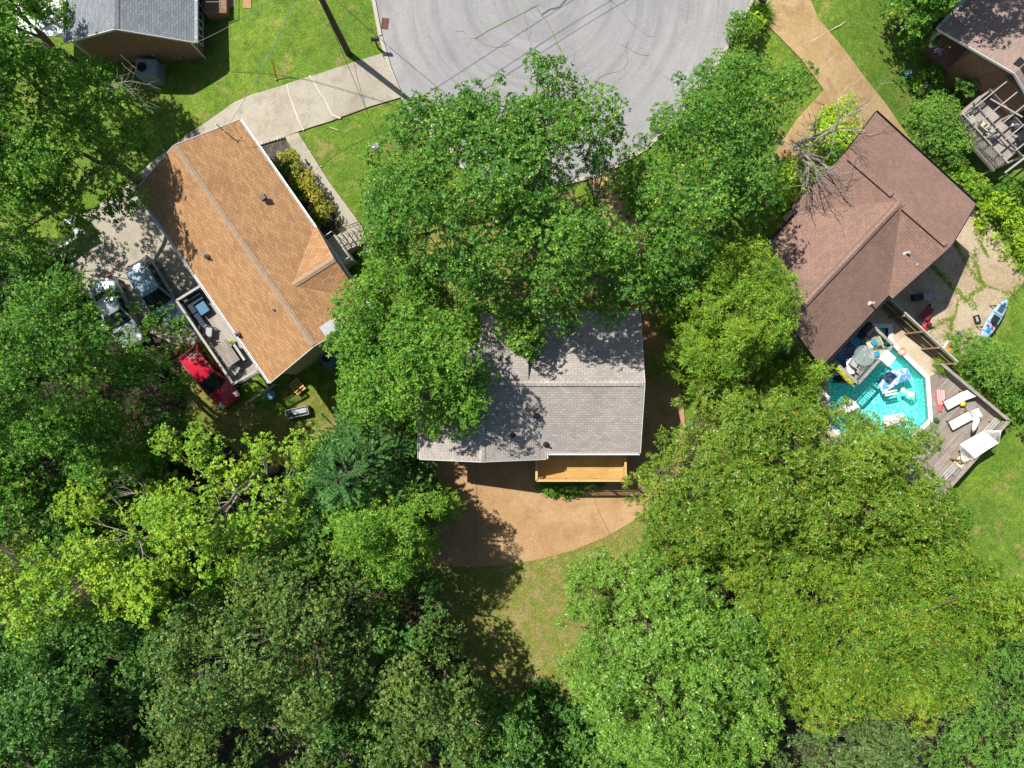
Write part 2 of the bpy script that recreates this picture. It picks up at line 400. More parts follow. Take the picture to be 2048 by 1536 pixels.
# ------------------------------------------------------------------ foliage engine
def leafmesh(name, C, A, K, L, W, phi, mat, parent, tint, seed=0, jitter=.35):
    """C centres, A axes, K leaves radiating round each axis; every leaf is a small rhombus"""
    rg = np.random.default_rng(seed); n = len(C)
    ref = rg.normal(size=(n, 3)); x = ref-A*np.sum(ref*A, 1)[:, None]; x /= np.linalg.norm(x, axis=1)[:, None]+1e-9
    y = np.cross(A, x)
    th = (np.arange(K)[None]*2*np.pi/K+rg.uniform(-.4, .4, (n, K)))[..., None]
    ph = (phi+rg.uniform(-jitter, jitter, (n, K)))[..., None]
    T = x[:, None]*np.cos(th)+y[:, None]*np.sin(th)
    D = A[:, None]*np.cos(ph)+T*np.sin(ph)
    Nn = A[:, None]*np.sin(ph)-T*np.cos(ph)+rg.normal(size=(n, K, 3))*.55
    Sd = np.cross(D, Nn); Sd /= np.linalg.norm(Sd, axis=2, keepdims=True)+1e-9
    l = L*rg.uniform(.65, 1.25, (n, K, 1)); ww = W*rg.uniform(.7, 1.2, (n, K, 1))
    base = C[:, None]+D*l*.08; tip = C[:, None]+D*l; tip[..., 2] -= l[..., 0]*.12
    mid = C[:, None]+D*l*.5; mid[..., 2] += l[..., 0]*.05
    V = np.stack([base, mid+Sd*ww*.5, tip, mid-Sd*ww*.5], 2).reshape(-1, 3).astype(np.float32)
    nf = n*K; me = bpy.data.meshes.new(name)
    me.vertices.add(nf*4); me.vertices.foreach_set('co', V.ravel())
    me.loops.add(nf*4); me.loops.foreach_set('vertex_index', np.arange(nf*4, dtype=np.int32))
    me.polygons.add(nf); me.polygons.foreach_set('loop_start', np.arange(0, nf*4, 4, dtype=np.int32))
    me.update(calc_edges=True)
    at = me.attributes.new('tint', 'FLOAT', 'FACE')
    tt = np.clip(tint[:, None]+rg.normal(0, .12, (n, K)), 0, .86); tt = np.where(rg.uniform(size=(n, K)) < .045, 1.0, tt).astype(np.float32)
    at.data.foreach_set('value', tt.ravel())
    me.materials.append(mat)
    o = bpy.data.objects.new(name, me); col.objects.link(o)
    if parent: o.parent = parent
    return o
def poisson(poly, r, rg, holes=(), n=4000):
    P_ = np.array(poly); lo = P_.min(0); hi = P_.max(0)
    c = rg.uniform(lo, hi, (n*3, 2)); ok = inpoly(c[:, 0], c[:, 1], poly)
    c = c[ok]
    for hx, hy, hr in holes: c = c[np.hypot(c[:, 0]-hx, c[:, 1]-hy) > hr]
    out = np.zeros((0, 2))
    for p in c:
        if len(out) == 0 or np.min((out[:, 0]-p[0])**2+(out[:, 1]-p[1])**2) > r*r: out = np.vstack([out, p])
    return out
bark = flat('bark', (.13, .10, .08), .95, vary=.4, sc=8)
barkpale = flat('bark_pale', (.34, .29, .26), .9, vary=.3, sc=8)
barkdark = flat('bark_dark', (.06, .045, .035), .95, vary=.3, sc=8)
def crown(root, poly, zb, zt, mat, rg, sp=1.0, rc=.9, dens=15, K=7, L=.2, W=.095, phi=1.15, holes=(), rough=.45, name='crown', flat_=.92, dome=2.2, cut=0.0, tintb=0.0, bk=None, trunkxy=None, limbs=True, zf=None, low=.9):
    """leaf clumps spread over a dome inside the outline, carried by real limbs"""
    C = poisson(poly, sp*(1.12 if limbs else 1), rg, holes)
    rough = rough*(1.4 if limbs else 1)
    if cut: C = C[rg.uniform(size=len(C)) > cut]
    d = edgedist(C[:, 0], C[:, 1], poly); R0 = max(d.max(), .5)
    t = np.clip(d/(R0*.95), 0, 1); h = (1-(1-t)**dome)**.6
    cz = zb+(zt-zb)*h+rg.normal(0, rough, len(C))
    if limbs:                                 # boughs: the dome swells and sinks every few metres
        for _ in range(5):
            k_ = rg.normal(size=2)*1.5; cz = cz+.42*np.sin(C@k_+rg.uniform(0, 6.28))
    keep = cz < zt+rough+1
    C = C[keep]; cz = cz[keep]; d = d[keep]
    # a second, lower storey of clumps
    m2 = rg.uniform(size=len(C)) < low
    C2 = C[m2]+rg.uniform(-.5, .5, (m2.sum(), 2)); z2 = cz[m2]-rg.uniform(1.3, 3.0, m2.sum()); z2 = np.maximum(z2, zb-.8)
    okk = inpoly(C2[:, 0], C2[:, 1], poly); C2 = C2[okk]; z2 = z2[okk]
    allC = np.vstack([np.column_stack([C, cz]), np.column_stack([C2, z2])])
    rr = rc*rg.uniform(.6, 1.35, len(allC))*(1.0 if limbs else 1)
    top = np.arange(len(allC)) < len(C)
    rr = np.where(top, np.minimum(rr, np.append(d, z2*0+9)+.3), rr)
    if zf is not None: allC[:, 2] = np.maximum(allC[:, 2], zf)
    cs = []; ax = []; ti = []
    for i, (c, r) in enumerate(zip(allC, rr)):
        k1 = int(dens*2*math.pi*r*r*(.95 if top[i] else .7)); k = k1+int(dens*2*math.pi*r*r*.55)
        dv = rg.normal(size=(k, 3)); dv /= np.linalg.norm(dv, axis=1)[:, None]
        dv[:, 2] = np.where(dv[:, 2] < -.25, -dv[:, 2], dv[:, 2])
        rad = np.where(np.arange(k) < k1, r*rg.uniform(.88, 1.12, k), r*rg.uniform(.35, .7, k))
        lump = 1+.2*np.sin(dv[:, 0]*6+i)*np.cos(dv[:, 1]*6+2*i)
        p = c+dv*(rad*lump)[:, None]*np.array([1, 1, flat_])
        a = dv*.75+np.array([0, 0, .55])+rg.normal(0, .28, (k, 3)); a /= np.linalg.norm(a, axis=1)[:, None]
        cs.append(p); ax.append(a); ti.append(np.full(k, .44+tintb+rg.normal(0, .07))+rg.normal(0, .09, k))
    cs = np.vstack(cs); ax = np.vstack(ax); ti = np.concatenate(ti)
    m = cs[:, 2] > gz(cs[:, 0], cs[:, 1])+.05; cs = cs[m]; ax = ax[m]; ti = ti[m]
    leafmesh(name, cs, ax, K, L, W, phi, mat, root, ti, int(rg.integers(1e9)))
    if not limbs: return
    # trunk and limbs
    cen = np.array(trunkxy if trunkxy is not None else np.array(poly).mean(0))
    g0 = float(gz(cen[0], cen[1]))-.2; H = zt-g0
    tb = MB(); br = .012*H+.06+.012*R0*2
    lean = rg.normal(0, .25, 2)
    fork = Vector((cen[0]+lean[0], cen[1]+lean[1], g0+(zb-g0)*.75+.3))
    tb.tube([Vector((cen[0], cen[1], g0)), Vector((cen[0], cen[1], g0)).lerp(fork, .15), fork], [br*1.5, br*1.1, br*.85], 8)
    nl = max(4, int(len(C)/14)); 
    idx = rg.choice(len(C), min(nl, len(C)), replace=False); nodes = []
    for i in idx:
        e = Vector((C[i, 0], C[i, 1], cz[i]-.35)); midp = fork.lerp(e, .5)+Vector((rg.normal(0, .3), rg.normal(0, .3), .25*(e-fork).length*.3))
        pts = []; 
        for s_ in np.linspace(0, 1, 7):
            q = fork*(1-s_)**2+midp*2*s_*(1-s_)+e*s_**2
            if 0 < s_ < 1: q = q+Vector(rg.normal(0, .09, 3))
            pts.append(q)
        tb.tube(pts, [br*.55*(1-.85*s_) for s_ in np.linspace(0, 1, 7)], 5)
        nodes += [(p, br*.55*(1-.85*s_)) for p, s_ in zip(pts[2:], np.linspace(0, 1, 7)[2:])]
    NP = np.array([list(p) for p, _ in nodes])
    for c, r in zip(allC, rr):
        if rg.uniform() < .25: continue
        dd = np.linalg.norm(NP-c, axis=1)+np.maximum(0, NP[:, 2]-c[2])*.8; j = int(dd.argmin())
        a = Vector(NP[j]); b = Vector(c)+Vector((0, 0, r*.1)); q = a.lerp(b, .5)+Vector(rg.normal(0, .12, 3))
        tb.tube([a, q, b], [.035, .025, .01], 4, cap=False)
        for _ in range(2):
            e = b+Vector(rg.normal(0, r*.5, 3)); e.z = b.z+abs(e.z-b.z)*.6; tb.tube([q, e], [.014, .005], 3, cap=False)
    tb.build('trunk', bk or bark, root, smooth=True, weld=False)
def tree(name, label, cat, px, zb, zt, mat, seed, group='trees in the gardens', zr=.42, hpx=(), trunkpx=None, **kw):
    rg = np.random.default_rng(seed); zm = zb+(zt-zb)*zr
    poly = [tuple(P(u, v, zm).to_2d()) for u, v in px]
    # break the outline up a little
    cen = np.mean(poly, 0) if trunkpx is None else np.array(P(trunkpx[0], trunkpx[1], zb*.5).to_2d())
    g0 = float(gz(cen[0], cen[1]))
    root = thing(name, (0, 0, 0), 0, label, cat, group)
    root.location = (cen[0], cen[1], g0)
    hl = [(P(u, v, zm).x, P(u, v, zm).y, r*(ZC-zm)/F) for u, v, r in hpx]
    crown(root, poly, zb, zt, mat, rg, holes=hl, trunkxy=cen, **kw)
    for ch in root.children: ch.location = (-cen[0], -cen[1], -g0)
    return root
def lm(name, a, b, c, d=None, **kw):
    st = [(.0, a), (.42, b), (.8, c)]
    if d: st += [(.97, d)]
    return leafmat(name, st, **kw)
L_mid = lm('leaf_mid', (.025, .08, .010), (.052, .145, .014), (.11, .22, .02), (.22, .28, .02))
L_oak = lm('leaf_oak', (.024, .075, .010), (.05, .138, .016), (.105, .205, .024), (.26, .30, .02), gloss=.36)
L_yel = lm('leaf_yellowgreen', (.05, .125, .012), (.105, .215, .018), (.19, .29, .02), (.32, .32, .02))
L_dark = lm('leaf_darkgreen', (.022, .065, .014), (.044, .12, .022), (.085, .18, .026), (.15, .20, .03), gloss=.34)
L_olive = lm('leaf_olive', (.026, .062, .014), (.054, .112, .020), (.11, .165, .030), (.24, .20, .05), gloss=.34)
L_mag = lm('leaf_magnolia', (.045, .09, .008), (.085, .16, .014), (.16, .24, .025), (.27, .19, .03), gloss=.3)
L_mag2 = lm('leaf_magnolia_bright', (.045, .10, .012), (.09, .19, .024), (.16, .27, .04), (.25, .29, .05), gloss=.28)
L_mag3 = lm('leaf_goldtips', (.038, .088, .008), (.075, .155, .012), (.145, .225, .018), (.28, .20, .02), gloss=.34)
L_fine = lm('leaf_fine', (.03, .08, .012), (.055, .14, .02), (.10, .20, .03), (.16, .25, .03), gloss=.5)
L_silver = lm('leaf_silver', (.04, .08, .02), (.075, .135, .035), (.13, .19, .06), (.22, .22, .07), gloss=.3)
L_pin = lm('leaf_pinnate', (.05, .11, .008), (.09, .18, .012), (.16, .25, .02), (.28, .28, .02), gloss=.4)
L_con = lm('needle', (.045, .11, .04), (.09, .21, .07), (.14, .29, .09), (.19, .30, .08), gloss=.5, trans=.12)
L_gold = lm('leaf_golden', (.05, .10, .012), (.16, .19, .02), (.38, .27, .04), (.44, .22, .05))
L_lime = lm('leaf_lime', (.12, .22, .012), (.25, .38, .02), (.40, .48, .03), (.55, .5, .04))

# ------------------------------------------------------------------ houses
white = flat('white_trim', (.72, .73, .74), .5, vary=.08)
sh_tan = shingle('shingle_tan', (.47, .265, .125), (.34, .18, .08), (.20, .105, .05))
sh_red = shingle('shingle_redbrown', (.275, .165, .13), (.225, .14, .115), (.15, .09, .075), bias=-.1, spot=(.31, .19, .11))
sh_grey = shingle('shingle_greybeige', (.44, .385, .345), (.33, .30, .285), (.20, .175, .165))
sh_blue = shingle('shingle_bluegrey', (.25, .27, .30), (.18, .20, .23), (.10, .11, .13))
sh_pink = shingle('shingle_pinkish', (.34, .24, .20), (.27, .195, .17), (.2, .14, .12), bias=.1)
ridge_tan = flat('ridge_tan', (.36, .245, .16), .9, vary=.25)
ridge_red = shingle('ridge_red', (.29, .175, .14), (.24, .15, .12), (.12, .08, .065), bw=.3, rh=.5)
ridge_grey = shingle('ridge_grey', (.46, .41, .37), (.38, .34, .31), (.12, .11, .10), bw=.3, rh=.5)
siding = flat('siding_sage', (.42, .43, .33), .8, vary=.08)
sidingw = flat('siding_pale', (.55, .52, .46), .8)
found = flat('foundation', (.30, .27, .22), .95)
brick = shingle('brick_wall', (.36, .145, .07), (.20, .09, .06), (.30, .24, .19), bw=.23, rh=.08)
stone = flat('chimney_stone', (.50, .45, .38), .9, vary=.4, sc=5)
metal = flat('metal_grey', (.30, .31, .32), .5, .2)
dmetal = flat('dark_metal', (.03, .03, .032), .5, .3)
glass = flat('window_glass', (.03, .05, .06), .08, vary=.3)
def slope(m, e0, e1, r1, r0, th=.1):
    """one roof slope: eave edge e0-e1, ridge r0-r1, with real thickness; uv in metres along/up the slope"""
    e0, e1, r1, r0 = map(Vector, (e0, e1, r1, r0)); u = (e1-e0).normalized()
    n = (e1-e0).cross(r0-e0).normalized()
    if n.z < 0: n = -n
    v = n.cross(u).normalized()
    uvf = lambda p: ((p-e0).dot(u), (p-e0).dot(v))
    q = [e0, e1, r1, r0]
    if (q[1]-q[0]).cross(q[2]-q[0]).z < 0: q = q[::-1]
    m.face(q, [uvf(p) for p in q])
    dn = Vector((0, 0, -th)); b = [p+dn for p in q]; m.face(b[::-1], [(0, 0)]*4)
    for i in range(4): j = (i+1) % 4; m.face([b[i], b[j], q[j], q[i]], [(0, 0)]*4)
def gable(root, p0, p1, w, ze, zr, roofm, wallm, zb=-.6, ov=.42, og=.35, gut=True, ridge=None, ends=(1, 1), sag=0, gutm=None, vent=None, wallz=None):
    p0, p1, w = Vector(p0).to_2d(), Vector(p1).to_2d(), Vector(w).to_2d()
    u = (p1-p0).normalized(); wn = w.normalized()
    q = lambda p, z: Vector((p.x, p.y, z))
    r = MB(); a, b, c, d = p0, p1, p1+w, p0+w; m0, m1 = p0+w/2, p1+w/2
    slope(r, q(a, ze), q(b, ze), q(m1, zr), q(m0, zr)); slope(r, q(c, ze), q(d, ze), q(m0, zr), q(m1, zr))
    ro = r.build('roof', roofm, root)
    if ridge:
        rc_ = MB(); e = .06
        for s_ in (1, -1):
            o_ = wn*.19*s_; dz = -(zr-ze)/(w.length/2)*.19
            k0, k1 = m0+u*.05, m1-u*.05
            slope(rc_, q(k0+o_, zr+dz+.03), q(k1+o_, zr+dz+.03), q(k1, zr+.035), q(k0, zr+.035), .05)
        rc_.build('ridge_cap', ridge, ro)
    if vent:                                  # raised ridge vent box
        f0, f1 = vent; k0, k1 = m0.lerp(m1, f0), m0.lerp(m1, f1); v_ = MB()
        for s_ in (1, -1):
            o_ = wn*.17*s_; dz = -(zr-ze)/(w.length/2)*.17
            slope(v_, q(k0+o_, zr+dz+.09), q(k1+o_, zr+dz+.09), q(k1, zr+.1), q(k0, zr+.1), .1)
        v_.build('ridge_vent', ridge or roofm, ro)
    if gut:
        for (s0, s1, sg) in ((a, b, -1), (d, c, 1)):
            g = MB(); o1 = wn*sg*.02; o2 = wn*sg*.15
            A, B = s0, s1
            g.hull8([q(A+o1, ze-.16), q(B+o1, ze-.16), q(B+o2, ze-.16), q(A+o2, ze-.16)][::(1 if sg < 0 else -1)][::-1],
                    [q(A+o1, ze-.14), q(B+o1, ze-.14), q(B+o2, ze-.14), q(A+o2, ze-.14)][::(1 if sg < 0 else -1)][::-1])
            for oo in (.02, .14):
                g.bar(q(A+wn*sg*oo, ze-.08), q(B+wn*sg*oo, ze-.08), .02, .13)
            L = (B-A).length; k = .3
            while k < L:
                pp = A+u*k; g.bar(q(pp+o1, ze-.02), q(pp+o2, ze-.02), .03, .015); k += 1.1
            g.build('gutter', gutm or white, root)
    wl = MB(); i0, i1 = u*og, wn*ov
    W = [a+i0+i1, b-i0+i1, c-i0-i1, d+i0-i1]
    if wallz is None: wallz = ze-.02+(zr-ze)*(ov/(w.length/2))-.12
    sgn = (W[1]-W[0]).cross(W[2]-W[1]); 
    if sgn < 0: W = [W[1], W[0], W[3], W[2]]
    wl.hull8([q(p, zb) for p in W], [q(p, wallz) for p in W])
    for e_ in ((a+i0, d+i0), (b-i0, c-i0)):
        A, B = e_[0]+i1, e_[1]-i1; M = (A+B)/2; z3 = zr-.13
        for th in (0,):
            inn = (u if e_[0] == a+i0 else -u)*.15
            wl.face([q(A, wallz), q(B, wallz), q(M, z3)]); wl.face([q(B+inn, wallz), q(A+inn, wallz), q(M+inn, z3)])
            wl.face([q(A, wallz), q(A+inn, wallz), q(M+inn, z3), q(M, z3)]); wl.face([q(B+inn, wallz), q(B, wallz), q(M, z3), q(M+inn, z3)])
    wl.build('wall', wallm, root)
    # rake boards along the gables
    for A, M, B in ((a, m0, d), (b, m1, c)):
        rk = MB()
        s_ = -u*.025 if A == a else u*.025
        rk.bar(q(A+s_, ze-.06), q(M+s_, zr-.06), .03, .16); rk.bar(q(M+s_, zr-.06), q(B+s_, ze-.06), .03, .16)
        rk.build('rake_board', gutm or white, root)
    return ro
def window(root, c, u, n, wd, ht, fr=white):
    """c centre, u along wall, n outward"""
    c, u, n = Vector(c), Vector(u).normalized(), Vector(n).normalized(); z = Vector((0, 0, 1))
    f = MB(); g = MB(); h, k = wd/2, ht/2
    for a, b in (((-h, -k), (h, -k)), ((-h, k), (h, k)), ((-h, -k), (-h, k)), ((h, -k), (h, k)), ((0, -k), (0, k)), ((-h, 0), (h, 0))):
        f.bar(c+u*a[0]+z*a[1]+n*.04, c+u*b[0]+z*b[1]+n*.04, .07, .07)
    fo = f.build('window', fr, root)
    g.hull8([c-u*h-z*k, c+u*h-z*k, c+u*h-z*k+n*.03, c-u*h-z*k+n*.03], [c-u*h+z*k, c+u*h+z*k, c+u*h+z*k+n*.03, c-u*h+z*k+n*.03])
    g.build('pane', glass, fo)
def pipe(root, u, v, z, h=.4, r=.06, name='vent_pipe', m=None):
    p = P(u, v, z); b = MB()
    b.lathe([(r*2.6, -.1), (r*2.4, .03), (r*1.2, .1), (r, .12), (r, h), (r*.7, h), (r*.7, h-.1), (0, h-.1)], 12, p)
    b.build(name, m or metal, root, smooth='angle')
def boxvent(root, u, v, z, rz, m):
    p = P(u, v, z); b = MB(); b.box(p+Vector((0, 0, .1)), (.34, .34, .2), rz, .85); b.build('box_vent', m, root, bev=.02)

# tan-roofed house on the left
ZE, ZR = 4.75, 6.4
a0, a1, a3 = P(272, 380, ZE), P(540, 765, ZE), P(479, 240, ZE)
wv = a3-a0; uu = (a1-a0).normalized(); wv = wv-uu*wv.dot(uu)*1.0
H1 = thing('house', (0, 0, 0), 0, 'house with a tan shingle roof and a long rear deck, beside the pale concrete driveway', 'house', 'detached houses')
H1.location = ((a0.x+a1.x)/2+1, (a0.y+a1.y)/2+1, 0)
def settle(root):                              # parts were built in world space: hang them under the base point
    l = root.location
    for ch in root.children: ch.location = (-l.x, -l.y, -l.z)
a3b = P(479, 240, ZE); skew = (a3b-a0)
# skewed gable: use true corners
def gable_skew(root, c0, c1, w, *ar, **kw): return gable(root, c0, c1, w, *ar, **kw)
# NW gable end is raked: trim by building the plan as a parallelogram
gable(H1, a0, a1, P(479, 240, ZE)-a0, ZE, ZR, sh_tan, siding, ridge=ridge_tan, gut=True)
# small front cross gable over the porch
c0 = P(600, 588, ZR-.1)
fr0, fr1 = P(630, 455, ZE), P(722, 600, ZE)
uw = (fr1-fr0); mid = (fr0+fr1)/2; inward = Vector((-(uw.y), uw.x, 0)).normalized()
if inward.dot(P(500, 500, ZE)-mid) < 0: inward = -inward
m = MB(); depth = 3.1; rz_ = ZE+1.25; out_ = -inward*.12
A, B = fr0+out_, fr1+out_; Mm = (A+B)/2+Vector((0, 0, rz_-ZE)); K = mid+inward*depth+Vector((0, 0, rz_-ZE))
slope(m, A+Vector((0, 0, .02)), fr0+inward*depth+Vector((0, 0, .02)), K, Mm); slope(m, B+Vector((0, 0, .02)), fr1+inward*depth+Vector((0, 0, .02)), K, Mm)
m.build('porch_roof', sh_tan, H1)
m = MB()
for s_ in (1, -1):
    o_ = uw.normalized()*.17*s_
    slope(m, Mm+o_+Vector((0, 0, -.04)), K+o_+Vector((0, 0, -.04)), K+Vector((0, 0, .035)), Mm+Vector((0, 0, .035)), .04)
m.build('ridge_cap', ridge_tan, H1.children[-1])
m = MB(); m.face([A+inward*.1, B+inward*.1, Mm+inward*.1]); m.build('gable_panel', siding, H1)
for (u, v, h) in ((549, 620, .35), (412, 512, .4), (474, 668, .3)): pipe(H1, u, v, {549: 5.9, 412: 5.55, 474: 5.0}[u], h)
boxvent(H1, 528, 396, 5.6, .55, dmetal)
# chimney on the south-east gable
m = MB(); cdir = Vector((uu.x, uu.y)); rzc = math.atan2(uu.y, uu.x)
pc = P(668, 662, 5.4); m.box((pc.x, pc.y, 2.75), (1.05, 1.75, 6.1), rzc); chm = m.build('chimney', stone, H1, bev=.02)
m = MB(); m.box((pc.x-.1, pc.y+.08, 6.0), (.5, .62, .4), rzc); m.box((pc.x-.1, pc.y+.08, 6.22), (.7, .8, .05), rzc); m.build('chimney_cap', metal, chm)
# antenna mast
m = MB(); p = P(448, 262, 5.3); m.tube([p, p+Vector((0, 0, 1.1))], .03); m.tube([p+Vector((-.3, 0, .9)), p+Vector((.4, .1, .9))], .015)
m.tube([p+Vector((.25, -.3, .6)), p+Vector((.3, .3, .7))], .012); m.build('service_mast', metal, H1)
settle(H1)

# the same kind of house in the middle
H2 = thing('house', tuple(P(1110, 770, 0)), 0, 'central house with a grey-beige shingle roof and a new yellow wood deck', 'house', 'detached houses')
ZE2, ZR2 = 4.85, 6.25
gable(H2, P(962, 905, ZE2), P(1280, 905, ZE2), P(962, 628, ZE2)-P(962, 905, ZE2), ZE2, ZR2, sh_grey, sidingw, ridge=ridge_grey, vent=(.03, .97), gut=True)
q0, q1 = P(840, 918, ZE2), P(840, 690, ZE2)
gable(H2, q1, q0, P(1091, 918, ZE2)-q0, ZE2-.004, ZR2-.02, sh_grey, sidingw, ridge=ridge_grey, gut=True, ov=.5, og=.45)
for (u, v, z) in ((1073, 832, 5.9), (1025, 870, 5.6), (1092, 889, 5.1)): pipe(H2, u, v, z, .35, .07, m=dmetal)
m = MB(); c = P(1030, 735, 5.9); m.box(c, (1.3, 1.2, .5), 0); m.box(c+Vector((0, 0, .3)), (1.5, 1.4, .1), 0); m.build('chimney_chase', sh_grey, H2)
settle(H2)

# red-brown house on the right
H3 = thing('house', tuple(P(1750, 500, 0)), 0, 'house with a red-brown cross-gabled roof beside the swimming pool', 'house', 'detached houses')
ZE3, ZR3 = 4.9, 6.5
n0, n1, s1_ = P(1752, 224, ZE3), P(1952, 408, ZE3), P(1785, 597, ZE3)
w3 = s1_-n1
gable(H3, n0, n1, w3, ZE3, ZR3, sh_red, sidingw, ridge=ridge_red, vent=None, gut=True, gutm=dmetal)
# wing towards the south-west
k1, k2 = P(1776, 592, ZE3), P(1643, 733, ZE3)
ud = (k2-k1).normalized(); wd_ = (P(1487, 541, ZE3)-k2); wd_ = wd_-ud*wd_.dot(ud)
nrm = wd_.normalized()
st = k1-ud*(w3.length/2-.1)
gable(H3, st, k2, wd_, ZE3-.003, ZR3-.012, sh_red, sidingw, ridge=ridge_red, vent=(.04, .97), gut=True, gutm=dmetal, og=.4)
for (ua, va, ub, vb) in ((1700, 314, 1785, 388), (1808, 413, 1893, 487)):    # ridge vents on the main ridge
    m = MB(); A, B = P(ua, va, ZR3+.02), P(ub, vb, ZR3+.02); d = (B-A).normalized(); nn = Vector((-d.y, d.x, 0))
    for s_ in (1, -1): slope(m, A+nn*.2*s_+Vector((0, 0, .0)), B+nn*.2*s_+Vector((0, 0, .0)), B+Vector((0, 0, .09)), A+Vector((0, 0, .09)), .1)
    m.build('ridge_vent', ridge_red, H3)
for (u, v, z) in ((1810, 507, 5.7), (1826, 531, 5.35), (1740, 607, 5.15)): pipe(H3, u, v, z, .45, .055, m=white)
m = MB(); c = P(1566, 622, 5.6); rz3 = math.atan2(ud.y, ud.x); m.box((c.x, c.y, 2.7), (.7, 1.7, 5.6), rz3); chm = m.build('chimney', stone, H3, bev=.02)
m = MB(); m.box((c.x-.25, c.y+.25, 5.72), (.55, .7, .42), rz3); m.box((c.x-.25, c.y+.25, 5.96), (.72, .9, .06), rz3); m.build('chimney_cap', white, chm)
settle(H3)

# blue-grey roofed brick house, top left
H4 = thing('house', tuple(P(260, 10, 0)), 0, 'brick house with a blue-grey shingle roof and white gutter', 'house', 'detached houses')
ZE4, ZR4 = 3.3, 4.9
gable(H4, P(389, 84, ZE4), P(389, -260, ZE4), P(131, 84, ZE4)-P(389, 84, ZE4), ZE4, ZR4, sh_blue, brick, ridge=sh_blue, ov=.5, og=.25)
e4 = P(389, 84, ZE4); xw = e4.x-.5
for vv in (10, 42, 72): window(H4, (xw, P(0, vv, 2)[1]+.3, 1.75), (0, 1, 0), (1, 0, 0), 1.0, 1.3)
m = MB(); yw = e4.y+.25
m.tube([(xw+.06, yw-.06, ZE4-.2), (xw+.06, yw-.06, .4), (xw+.3, yw-.4, .3)], .045, 6); m.build('downpipe', white, H4)
m = MB()
for x, z, s_ in ((-1.5, .9, .22), (-1.85, .9, .25), (-3.0, 1.3, .2)): m.box((xw+x, yw-.06, z), (s_, .1, s_*1.2))
m.tube([(xw-1.5, yw-.06, 1.0), (xw-1.0, yw-.06, 1.4), (xw-1.0, yw-.06, 2.6)], .02, 5); m.build('meter_box', metal, H4)
m = MB(); c = P(90, 20, 3.0); m.box((c.x-.3, c.y+1.4, 3.0), (2.9, 6.0, .12), 0); m.build('carport_roof', white, H4)
for dx, dy in ((-1.5, -1.4), (1, -1.4)): m = MB(); m.box((c.x+dx, c.y+dy, 1.4), (.12, .12, 3.1)); m.build('carport_post', white, H4)
settle(H4)
PR = thing('porch', tuple(G(440, 0)), 0, 'brick porch with dark metal rail against the brick house', 'porch')
m = MB(); g0 = G(440, 5).z
A = P(412, 24, g0+.9); B = P(452, 24, g0+.5); m.box(((A.x+B.x)/2, A.y+2.2, g0+.35), (B.x-A.x+.3, 4.4, .9)); m.build('porch_base', brick, PR)
m = MB(); B2 = P(470, 14, g0+.3); m.box((B2.x-.1, B2.y+2, g0+.1), (.9, 4, .45)); m.box((B2.x+.7, B2.y+2, g0-.02), (.8, 4, .3)); m.build('porch_step', found, PR)
m = MB()
for k in range(9): m.tube([(A.x+.1+k*.12, A.y+.25, g0+.8), (A.x+.1+k*.12, A.y+.25, g0+1.6)], .012, 4)
m.bar((A.x, A.y+.25, g0+1.6), (A.x+1.2, A.y+.25, g0+1.6), .04, .03); m.bar((A.x+1.2, A.y+.25, g0+1.6), (A.x+1.2, A.y+4, g0+1.6), .04, .03)
m.build('railing', dmetal, PR); settle(PR)
drape('path', [(486, 16), (503, 18), (503, -60), (486, -60)], aggregate, .05)

# brick house with pinkish roof, top right
H5 = thing('house', tuple(P(2080, 80, 0)), 0, 'brick house with a pinkish-grey roof behind a weathered pergola', 'house', 'detached houses')
ZE5, ZR5 = 3.6, 5.2
e0 = P(1877, 58, ZE5); e1 = P(2107, 282, ZE5); dd = (e1-e0).normalized(); dn = Vector((-dd.y, dd.x, 0))
if dn.y < 0: dn = -dn
gable(H5, e0+dn*13, e0, e1-e0, ZE5, ZR5, sh_pink, brick, ridge=None, gut=True, ov=2.4, og=.5, wallz=ZE5+.3)
m = MB(); c = e0+dd*2.6+dn*.53-Vector((0, 0, 0)); rz5 = math.atan2(dd.y, dd.x)
for k, h in ((0, 1.2),): m.box((c.x-dn.x*.1, c.y-dn.y*.1, .55), (.05, .02, .1), rz5)
pts = [e0+dd*4.2+dn*.46+Vector((0, 0, z-ZE5)) for z in (3.3, 1.5)]; m.tube(pts, .03, 5); m.box(pts[1], (.3, .18, .45), rz5); q = pts[1]+dd*.5+Vector((0, 0, -.3)); m.box(q, (.25, .15, .35), rz5)
m.tube([pts[1], pts[1]+Vector((0, 0, -.6)), pts[1]+dd*1.6+Vector((0, 0, -.6))], .025, 5); m.build('meter_box', metal, H5)
m = MB(); w0 = e0+dd*.3+dn*.5
m.hull8([w0+dd*t+dn*s_-Vector((0, 0, ZE5-.1)) for t, s_ in ((0, 0), (2.3, 0), (2.3, 5), (0, 5))], [w0+dd*t+dn*s_-Vector((0, 0, ZE5-1.0)) for t, s_ in ((0, 0), (2.3, 0), (2.3, 5), (0, 5))])
m.build('porch_base', brick, H5)
m = MB(); m.bar(w0+Vector((0, 0, 1.9-ZE5)), w0+dn*5+Vector((0, 0, 1.9-ZE5)), .12, .1)
for k in range(4): m.bar(w0+dn*k*1.5+Vector((0, 0, .95-ZE5)), w0+dn*k*1.5+Vector((0, 0, -.15)), .1, .1)
m.build('porch_rail', white, H5)
m = MB(); sk_ = e0+dd*4+dn*3; 
for k in range(1): m.box(P(2044, 132, ZR5-.1), (.9, .5, .18), rz5)
m.build('skylight', dmetal, H5)
settle(H5)

